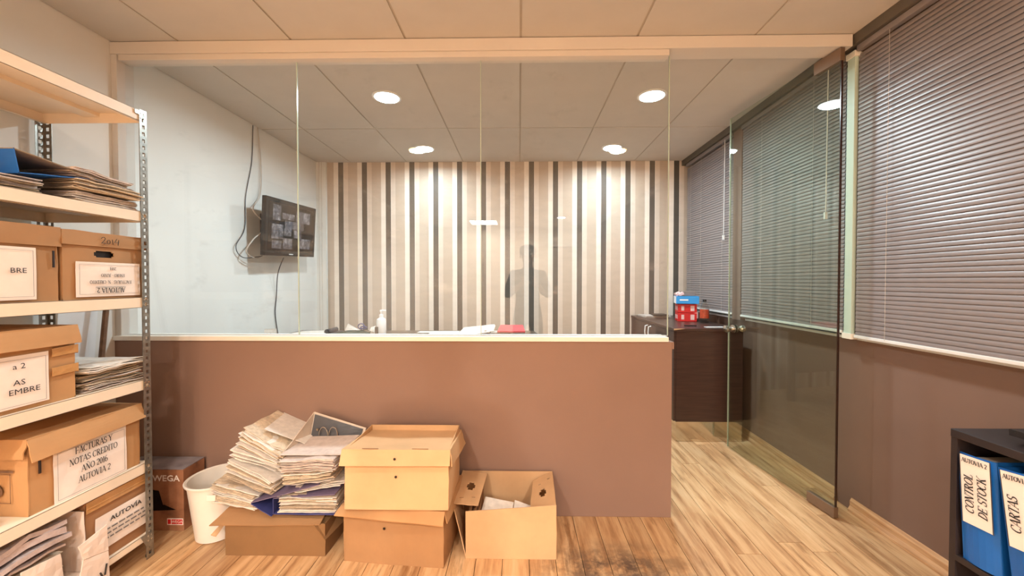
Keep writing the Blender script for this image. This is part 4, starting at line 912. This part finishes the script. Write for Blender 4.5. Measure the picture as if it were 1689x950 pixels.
def bottle(x, y, r, h, label, cap, lab, liquid):
    o = thing('bottle', (x, y, CZ), label, 'bottle', 'drink bottles on the dark cabinet')
    pf = [(r * .85, .001), (r, .008), (r, h * .35), (r * .93, h * .42), (r, h * .5), (r, h * .62), (r * .8, h * .75), (r * .38, h * .88), (r * .36, h * .93)]
    MB().lathe(pf, (x, y, CZ), 24).build('body', M['clear'], o, smooth=True)
    MB().lathe([(r * 1.015, h * .2), (r * 1.015, h * .58)], (x, y, CZ), 24).build('label_band', M[lab], o, smooth=True)
    MB().lathe([(r * .42, h * .92), (r * .42, h), (r * .38, h * 1.005)], (x, y, CZ), 18).build('cap', M[cap], o)
bottle(1.62, 3.52, .037, .20, 'orange-labelled bottle with a black cap beside red cartons', 'black_plastic', 'oranjuice', None)
bottle(1.585, 3.61, .022, .15, 'slim clear bottle between red cartons and orange-labelled bottle', 'white', 'pink', None)
stack(frame((1.36, 4.05, CZ + .001), 6), .26, .20, .022, 5, 'magazines and papers at the back of the dark cabinet', 'papers on the dark cabinet', ('paper', 'paper3'), seed=51, wave=.003)
tag(MB().slab((1.32, 3.93, CZ + .032), (1.46, 3.92, CZ + .032), (1.47, 4.08, CZ + .034), (1.33, 4.10, CZ + .034), .006, 4, 4, 0, .002).build('red_notebook', M['darklabel']), 'dark red notebook on the magazines on dark cabinet', 'notebook')
tag(MB().tube([(1.33, 3.24, CZ + .006), (1.42, 3.22, CZ + .006)], .0045, 8).build('pen', M['black_plastic'], smooth=True), 'black pen near the front edge of dark cabinet', 'pen')
tag(MB().slab((1.46, 3.13, CZ + .004), (1.66, 3.14, CZ + .004), (1.66, 3.19, CZ + .004), (1.46, 3.18, CZ + .004), .003, 3, 3).build('ruler', M['rail']), 'pale ruler near the front edge of dark cabinet', 'ruler')

# ------------------------------------------------------------------ desk and what lies on it
DZ = .75
t = thing('desk', (-1.0, 3.4, 0), 'dark melamine desk behind the half wall', 'desk')
mb = MB(); P_ = [(-2.148, 2.85), (.30, 2.85), (.14, 3.93), (-2.148, 3.93)]
b0 = mb.addv([(x, y, DZ - .025) for x, y in P_]); b1 = mb.addv([(x, y, DZ) for x, y in P_])
mb.face((b0 + 3, b0 + 2, b0 + 1, b0)); mb.face((b1, b1 + 1, b1 + 2, b1 + 3))
for i in range(4): mb.face((b0 + i, b0 + (i + 1) % 4, b1 + (i + 1) % 4, b1 + i))
mb.build('desktop', M['desk'], t)
for (x, y) in ((-2.08, 2.92), (.16, 2.92), (.05, 3.86), (-2.08, 3.86)): MB().box(x - .025, x + .025, y - .025, y + .025, 0, DZ - .025, bev=.002).build('leg', M['grey_plastic'], t)
MB().box(-2.05, .04, 3.80, 3.82, .30, DZ - .025).build('modesty_panel', M['desk'], t)
o = thing('desk_card', (-2.06, 3.2, DZ), 'small white folded card at the left end of desk', 'card')
oc = frame((-2.085, 3.22, DZ), 15)
MB().slab((0, 0, 0), (.09, 0, 0), (.09, .03, .095), (0, .03, .095), .002, 2, 2, T=oc).slab((.09, .06, 0), (0, .06, 0), (0, .03, .095), (.09, .03, .095), .002, 2, 2, T=oc).build('card', M['paper'], o)
MB().tube([oc @ Vector((.025, .012, .06)), oc @ Vector((.04, .008, .03))], .003, 5).tube([oc @ Vector((.05, .012, .06)), oc @ Vector((.06, .008, .03))], .003, 5).build('print', M['ink'], o)
tag(MB().box(-1.98, -1.66, 3.33, 3.62, DZ, DZ + .03, T=None, bev=.004).slab((-1.98, 3.34, DZ + .033), (-1.67, 3.34, DZ + .04), (-1.67, 3.60, DZ + .045), (-1.96, 3.60, DZ + .035), .008, 4, 4, .004, .004).build('writing_pad', M['paper']), 'thick white pad lying at the left of desk', 'pad')
tag(MB().tube([(-1.66, 3.42, DZ + .05), (-1.66, 3.60, DZ + .05)], .022, 12).box(-1.68, -1.60, 3.42, 3.6, DZ, DZ + .035).build('tape_roller', M['grey_plastic'], smooth=True), 'dark grey roller at right end of the white pad', 'roller')
t = thing('desk_tray', (-1.42, 3.45, DZ), 'dark green tray on desk left of pump bottle', 'tray')
MB().slab((-1.57, 3.35, DZ), (-1.29, 3.35, DZ), (-1.30, 3.34, DZ + .045), (-1.54, 3.34, DZ + .045), .003, 4, 2).slab((-1.29, 3.35, DZ), (-1.29, 3.55, DZ), (-1.29, 3.56, DZ + .045), (-1.30, 3.34, DZ + .045), .003, 4, 2).slab((-1.57, 3.55, DZ), (-1.57, 3.35, DZ), (-1.54, 3.34, DZ + .045), (-1.54, 3.56, DZ + .045), .003).slab((-1.29, 3.55, DZ), (-1.57, 3.55, DZ), (-1.54, 3.56, DZ + .045), (-1.29, 3.56, DZ + .045), .003).build('tray_wall', M['green'], t)
MB().box(-1.57, -1.29, 3.35, 3.55, DZ, DZ + .040).build('tray_insert', M['green'], t)
tag(MB().slab((-1.58, 3.60, DZ + .04), (-1.47, 3.60, DZ + .03), (-1.47, 3.62, DZ + .05), (-1.56, 3.62, DZ + .10), .003, 2, 2).box(-1.58, -1.47, 3.6, 3.66, DZ, DZ + .045).build('paper_note', M['paper']), 'white paper note standing behind green tray', 'note')
s_ = thing('scissors', (-1.38, 3.45, DZ + .045), 'blue-handled scissors lying across the green tray', 'scissors')
sm = MB()
for (a0, a1) in ((25, 205), (75, 255)):
    cx, cy = -1.385 + .035 * math.cos(R(a0)), .075 + .018 * math.sin(R(a0))
    sm.tube([(cx + .028 * math.cos(2 * PI * k / 12), 3.45 + .012 * math.sin(R(a0)), DZ + cy + .012 * math.sin(2 * PI * k / 12) * (2 if a0 == 75 else .8)) for k in range(13)], .005, 6)
sm.build('handle', M['navy'], s_, smooth=True)
MB().slab((-1.38, 3.45, DZ + .060), (-1.30, 3.44, DZ + .048), (-1.30, 3.455, DZ + .052), (-1.38, 3.46, DZ + .066), .002, 2, 2).build('blade', M['chrome'], s_)
tag(MB().slab((-1.29, 3.42, DZ + .06), (-1.25, 3.42, DZ + .05), (-1.245, 3.45, DZ + .10), (-1.285, 3.45, DZ + .085), .012, 4, 4, .01, .014).box(-1.285, -1.245, 3.43, 3.47, DZ, DZ + .06).build('crumpled_note', M['paper']), 'crumpled white note beside the pump bottle', 'note')
t = thing('pump_bottle', (-1.165, 3.36, DZ), 'white soap pump bottle on the desk', 'bottle')
MB().lathe([(.036, .001), (.040, .006), (.040, .145), (.036, .165), (.018, .178), (.017, .19)], (-1.165, 3.36, DZ), 28).build('body', M['soap'], t, smooth=True)
MB().lathe([(.018, .188), (.018, .205), (.007, .207), (.007, .228), (.012, .230), (.012, .242)], (-1.165, 3.36, DZ), 18).box(-1.172, -1.125, 3.352, 3.368, DZ + .232, DZ + .245, bev=.002).build('pump', M['white'], t, smooth=True)
MB().box(-1.206, -1.178, 3.318, 3.322, DZ + .035, DZ + .105).build('label', M['darklabel'], t)
gd = 'papers lying on the desk'
stack(frame((-.87, 3.74, DZ + .001), 4), .16, .12, .012, 3, 'small flat stack of white slips near the desk back edge', gd, ('paper', 'paper'), seed=61, wave=.002)
stack(frame((-.66, 3.52, DZ + .001), 3), .27, .25, .030, 4, 'white sheets on desk left of the black folder', gd, ('paper', 'paper'), seed=62, wave=.002)
stack(frame((-.17, 3.60, DZ + .001), 3), .20, .16, .04, 4, 'white papers beneath the red folder', gd, ('paper', 'paper'), seed=63, wave=.003)
t = thing('document_folder', (-.37, 3.5, DZ), 'black-edged document folder tilted up on the desk', 'folder')
MB().slab((-.56, 3.38, DZ + .003), (-.25, 3.38, DZ + .045), (-.22, 3.64, DZ + .085), (-.52, 3.64, DZ + .050), .004, 3, 3).build('cover', M['grey_plastic'], t)
MB().slab((-.54, 3.39, DZ + .014), (-.25, 3.39, DZ + .058), (-.22, 3.63, DZ + .096), (-.50, 3.63, DZ + .066), .008, 4, 4, .002, .003).slab((-.30, 3.42, DZ + .06), (-.22, 3.42, DZ + .06), (-.205, 3.5, DZ + .10), (-.29, 3.5, DZ + .10), .004, 5, 5, .006, .02).build('sheets', M['paper'], t)
tag(MB().slab((-.19, 3.50, DZ + .048), (.055, 3.50, DZ + .048), (.035, 3.68, DZ + .085), (-.17, 3.68, DZ + .085), .012, 4, 4, .002, .002).build('red_folder', M['pinkred']), 'pinkish red folder on the desk', 'folder')

# ------------------------------------------------------------------ screen on the left wall with its cables
t = thing('wall_monitor', (-1.96, 3.45, 1.45), 'black security monitor showing camera views, tilted on left wall', 'monitor')
A = Vector((-1.992, 3.10, 1.44)); B = Vector((-1.997, 3.87, 1.471)); D_ = Vector((-1.958, 3.10, 1.908))
u = (B - A).normalized(); v = (D_ - A); v = (v - u * v.dot(u)).normalized(); n = u.cross(v)
TT = Matrix((u, v, n)).transposed().to_4x4(); TT.translation = A; W_, H_ = (B - A).length, .466
MB().box(0, W_, 0, H_, -.035, 0, T=TT, bev=.004).box(.10, W_ - .1, .06, H_ - .06, -.065, -.035, T=TT, bev=.01).build('casing', M['black_plastic'], t)
sc = MB().box(.035, W_ - .035, .04, H_ - .035, 0.0002, .001, T=TT).build('screen', M['screen_dark'], t)
mb = MB()
tiles = [(0.09, .20, .29, .415), (.43, .66, .30, .40), (.26, .56, .235, .30), (.08, .24, .14, .26), (.25, .36, .17, .235), (.40, .52, .16, .23), (.09, .22, .06, .125), (.24, .38, .06, .15), (.50, .68, .07, .16), (.22, .40, .31, .36)]
for (a, b_, c, d) in tiles: mb.box(a, b_, c, d, .001, .0014, T=TT)
mb.build('camera_view', M['screen'], sc)
MB().box(W_ * .44, W_ * .52, .012, .02, 0, .0012, T=TT).build('emblem', M['rail'], t)
MB().box(XL, XL + .02, 3.30, 3.62, 1.55, 1.80).box(XL + .02, -2.04, 3.42, 3.50, 1.62, 1.72).build('wall_bracket', M['grey_plastic'], t)
def cable(pts, r, mat, label):
    # smooth through Catmull-Rom
    P = [Vector(p) for p in pts]; out = []
    for i in range(len(P) - 1):
        p0, p1, p2, p3 = P[max(i - 1, 0)], P[i], P[i + 1], P[min(i + 2, len(P) - 1)]
        for k in range(6):
            s = k / 6; out.append(.5 * ((2 * p1) + (p2 - p0) * s + (2 * p0 - 5 * p1 + 4 * p2 - p3) * s * s + (3 * p1 - p0 - 3 * p2 + p3) * s ** 3))
    out.append(P[-1]); return tag(MB().tube(out, r, 6).build('cable', M[mat], smooth=True), label, 'cable', 'cables of the wall monitor')
cable([(-2.145, 3.27, 2.497), (-2.14, 3.30, 2.2), (-2.13, 3.27, 1.95), (-2.09, 3.12, 1.80), (-2.04, 3.20, 1.68), (-2.05, 3.06, 1.56), (-2.08, 3.02, 1.46), (-2.08, 3.14, 1.42), (-2.06, 3.22, 1.47)], .005, 'cord', 'cream cable curving down from ceiling behind the monitor')
cable([(-2.15, 3.22, 2.497), (-2.15, 3.20, 2.2), (-2.148, 3.12, 1.9), (-2.145, 3.10, 1.65), (-2.13, 2.98, 1.50), (-2.13, 3.06, 1.42), (-2.06, 3.18, 1.44)], .0032, 'grey_plastic', 'thin grey cable looping beside the monitor')
cable([(-2.03, 3.42, 1.44), (-2.10, 3.45, 1.30), (-2.145, 3.50, 1.10), (-2.145, 3.48, .95), (-2.145, 3.52, .752)], .004, 'grey_plastic', 'dark cable hanging from the monitor to desk')

# ------------------------------------------------------------------ the photographer (seen mirrored in the glass)
def person():
    t = thing('person', (.10, -.24, 0), 'person in dark clothes holding up a phone, mirrored in the glass', 'person')
    bm = bmesh.new(); J = {}; rad = {}
    def jn(k, p, r): J[k] = bm.verts.new(Vector(p)); rad[k] = r
    X, Y = .0, .0
    jn('pelvis', (0, 0, .88), .135); jn('waist', (0, 0, 1.02), .125); jn('chest', (0, -.01, 1.20), .150); jn('neckb', (0, -.01, 1.36), .075); jn('neck', (0, .0, 1.415), .052)
    jn('chin', (0, .02, 1.46), .060); jn('head', (0, .01, 1.53), .082); jn('crown', (0, 0, 1.59), .062)
    for s, q in ((-1, 'l'), (1, 'r')):
        jn('sh' + q, (s * .17, -.01, 1.31), .062); jn('el' + q, (s * .24, .03, 1.06), .046); jn('wr' + q, (s * .075, .165, 1.20), .028); jn('pa' + q, (s * .055, .185, 1.235), .026)
        jn('hip' + q, (s * .095, 0, .82), .090); jn('kn' + q, (s * .11, .01, .46), .062); jn('an' + q, (s * .12, -.02, .09), .042); jn('toe' + q, (s * .14, .13, .035), .034)
    E_ = [('pelvis', 'waist'), ('waist', 'chest'), ('chest', 'neckb'), ('neckb', 'neck'), ('neck', 'chin'), ('chin', 'head'), ('head', 'crown')]
    for q in 'lr': E_ += [('chest', 'sh' + q), ('sh' + q, 'el' + q), ('el' + q, 'wr' + q), ('wr' + q, 'pa' + q), ('pelvis', 'hip' + q), ('hip' + q, 'kn' + q), ('kn' + q, 'an' + q), ('an' + q, 'toe' + q)]
    for a, b in E_: bm.edges.new((J[a], J[b]))
    def skin_build(bm, radii, root, name, lv=2):
        bm.verts.index_update(); me = bpy.data.meshes.new(name); idx = {k: v.index for k, v in root[0].items()}; bm.to_mesh(me)
        o = bpy.data.objects.new('tmp', me); C.objects.link(o); o.modifiers.new('s', 'SKIN'); sub = o.modifiers.new('u', 'SUBSURF'); sub.levels = lv; sub.render_levels = lv
        sv = me.skin_vertices[0].data
        for k, i in idx.items(): sv[i].radius = (radii[k], radii[k]); sv[i].use_root = (k == root[1])
        dg = bpy.context.evaluated_depsgraph_get(); dg.update(); m2 = bpy.data.meshes.new_from_object(o.evaluated_get(dg)); bpy.data.objects.remove(o); return m2
    me = skin_build(bm, rad, (J, 'pelvis'), 'body'); bm.free()
    me.materials.clear(); [me.materials.append(M[k]) for k in ('skin', 'shirt', 'trousers', 'leather')]
    for p in me.polygons:
        c = p.center; p.use_smooth = True
        p.material_index = 0
        if c.z < .10: p.material_index = 3
        elif c.z < .93 : p.material_index = 2
        elif c.z < 1.385 and c.y < .12: p.material_index = 1
    # flatten the chest front to back
    for v in me.vertices:
        if .8 < v.co.z < 1.4 and abs(v.co.x) < .2 and v.co.y < .11: v.co.y *= .78
    bo = bpy.data.objects.new('body', me); C.objects.link(bo); bo.parent = t; bo['_o'] = t['_o']
    # face and hair
    fc = MB(); L = Vector(t['_o'])
    fc.lathe([(.004, 0), (.012, .012), (.009, .040), (.003, .05)], L + Vector((0, .095, 1.485)), 10, sx=1, sy=.9)
    fc.build('nose', M['skin'], t, smooth=True)
    for s in (-1, 1):
        MB().lathe([(.002, -.009), (.010, -.004), (.011, 0), (.010, .004), (.002, .009)], L + Vector((s * .032, .083, 1.535)), 12).build('eye', M['white'], t, smooth=True)
        MB().lathe([(.004, -.03), (.014, -.015), (.016, .01), (.005, .028)], L + Vector((s * .086, .0, 1.52)), 10, sx=.5).build('ear', M['skin'], t, smooth=True)
    MB().tube([L + Vector((-.026, .084, 1.468)), L + Vector((0, .092, 1.466)), L + Vector((.026, .084, 1.468))], .005, 6).build('mouth', M['pink'], t, smooth=True)
    hm = MB(); hm.lathe([(.084, 1.53), (.094, 1.56), (.092, 1.60), (.075, 1.63), (.04, 1.648), (.005, 1.652)], L + Vector((0, -.012, 0)), 24, sy=1.05); hm.build('hair', M['hair'], t, smooth=True)
    # five fingers per hand, curled round the phone
    for s in (-1, 1):
        for k, (dz, ln) in enumerate(((.035, .9), (.013, 1.0), (-.009, .93), (-.031, .75))):
            b0 = L + Vector((s * .062, .188, 1.235 + dz)); p1 = b0 + Vector((s * .012, .018 * ln, .003)); p2 = p1 + Vector((-s * .012, .013 * ln, .002)); p3 = p2 + Vector((-s * .024 * ln, .001, 0))
            MB().tube([b0, p1, p2, p3], [.009, .0085, .008, .0065], 8).build('finger', M['skin'], t, smooth=True)
        b0 = L + Vector((s * .05, .178, 1.225)); MB().tube([b0, b0 + Vector((-s * .014, -.004, .022)), b0 + Vector((-s * .030, .006, .038))], [.011, .010, .007], 8).build('thumb', M['skin'], t, smooth=True)
    return t
person()
t = tag(MB().box(.025, .175, -.045, -.037, 1.203, 1.273, bev=.003).build('phone', M['black_plastic']), 'black phone held level in both hands of the person', 'phone')

for o in bpy.data.objects:
    if '_o' in o: del o['_o']
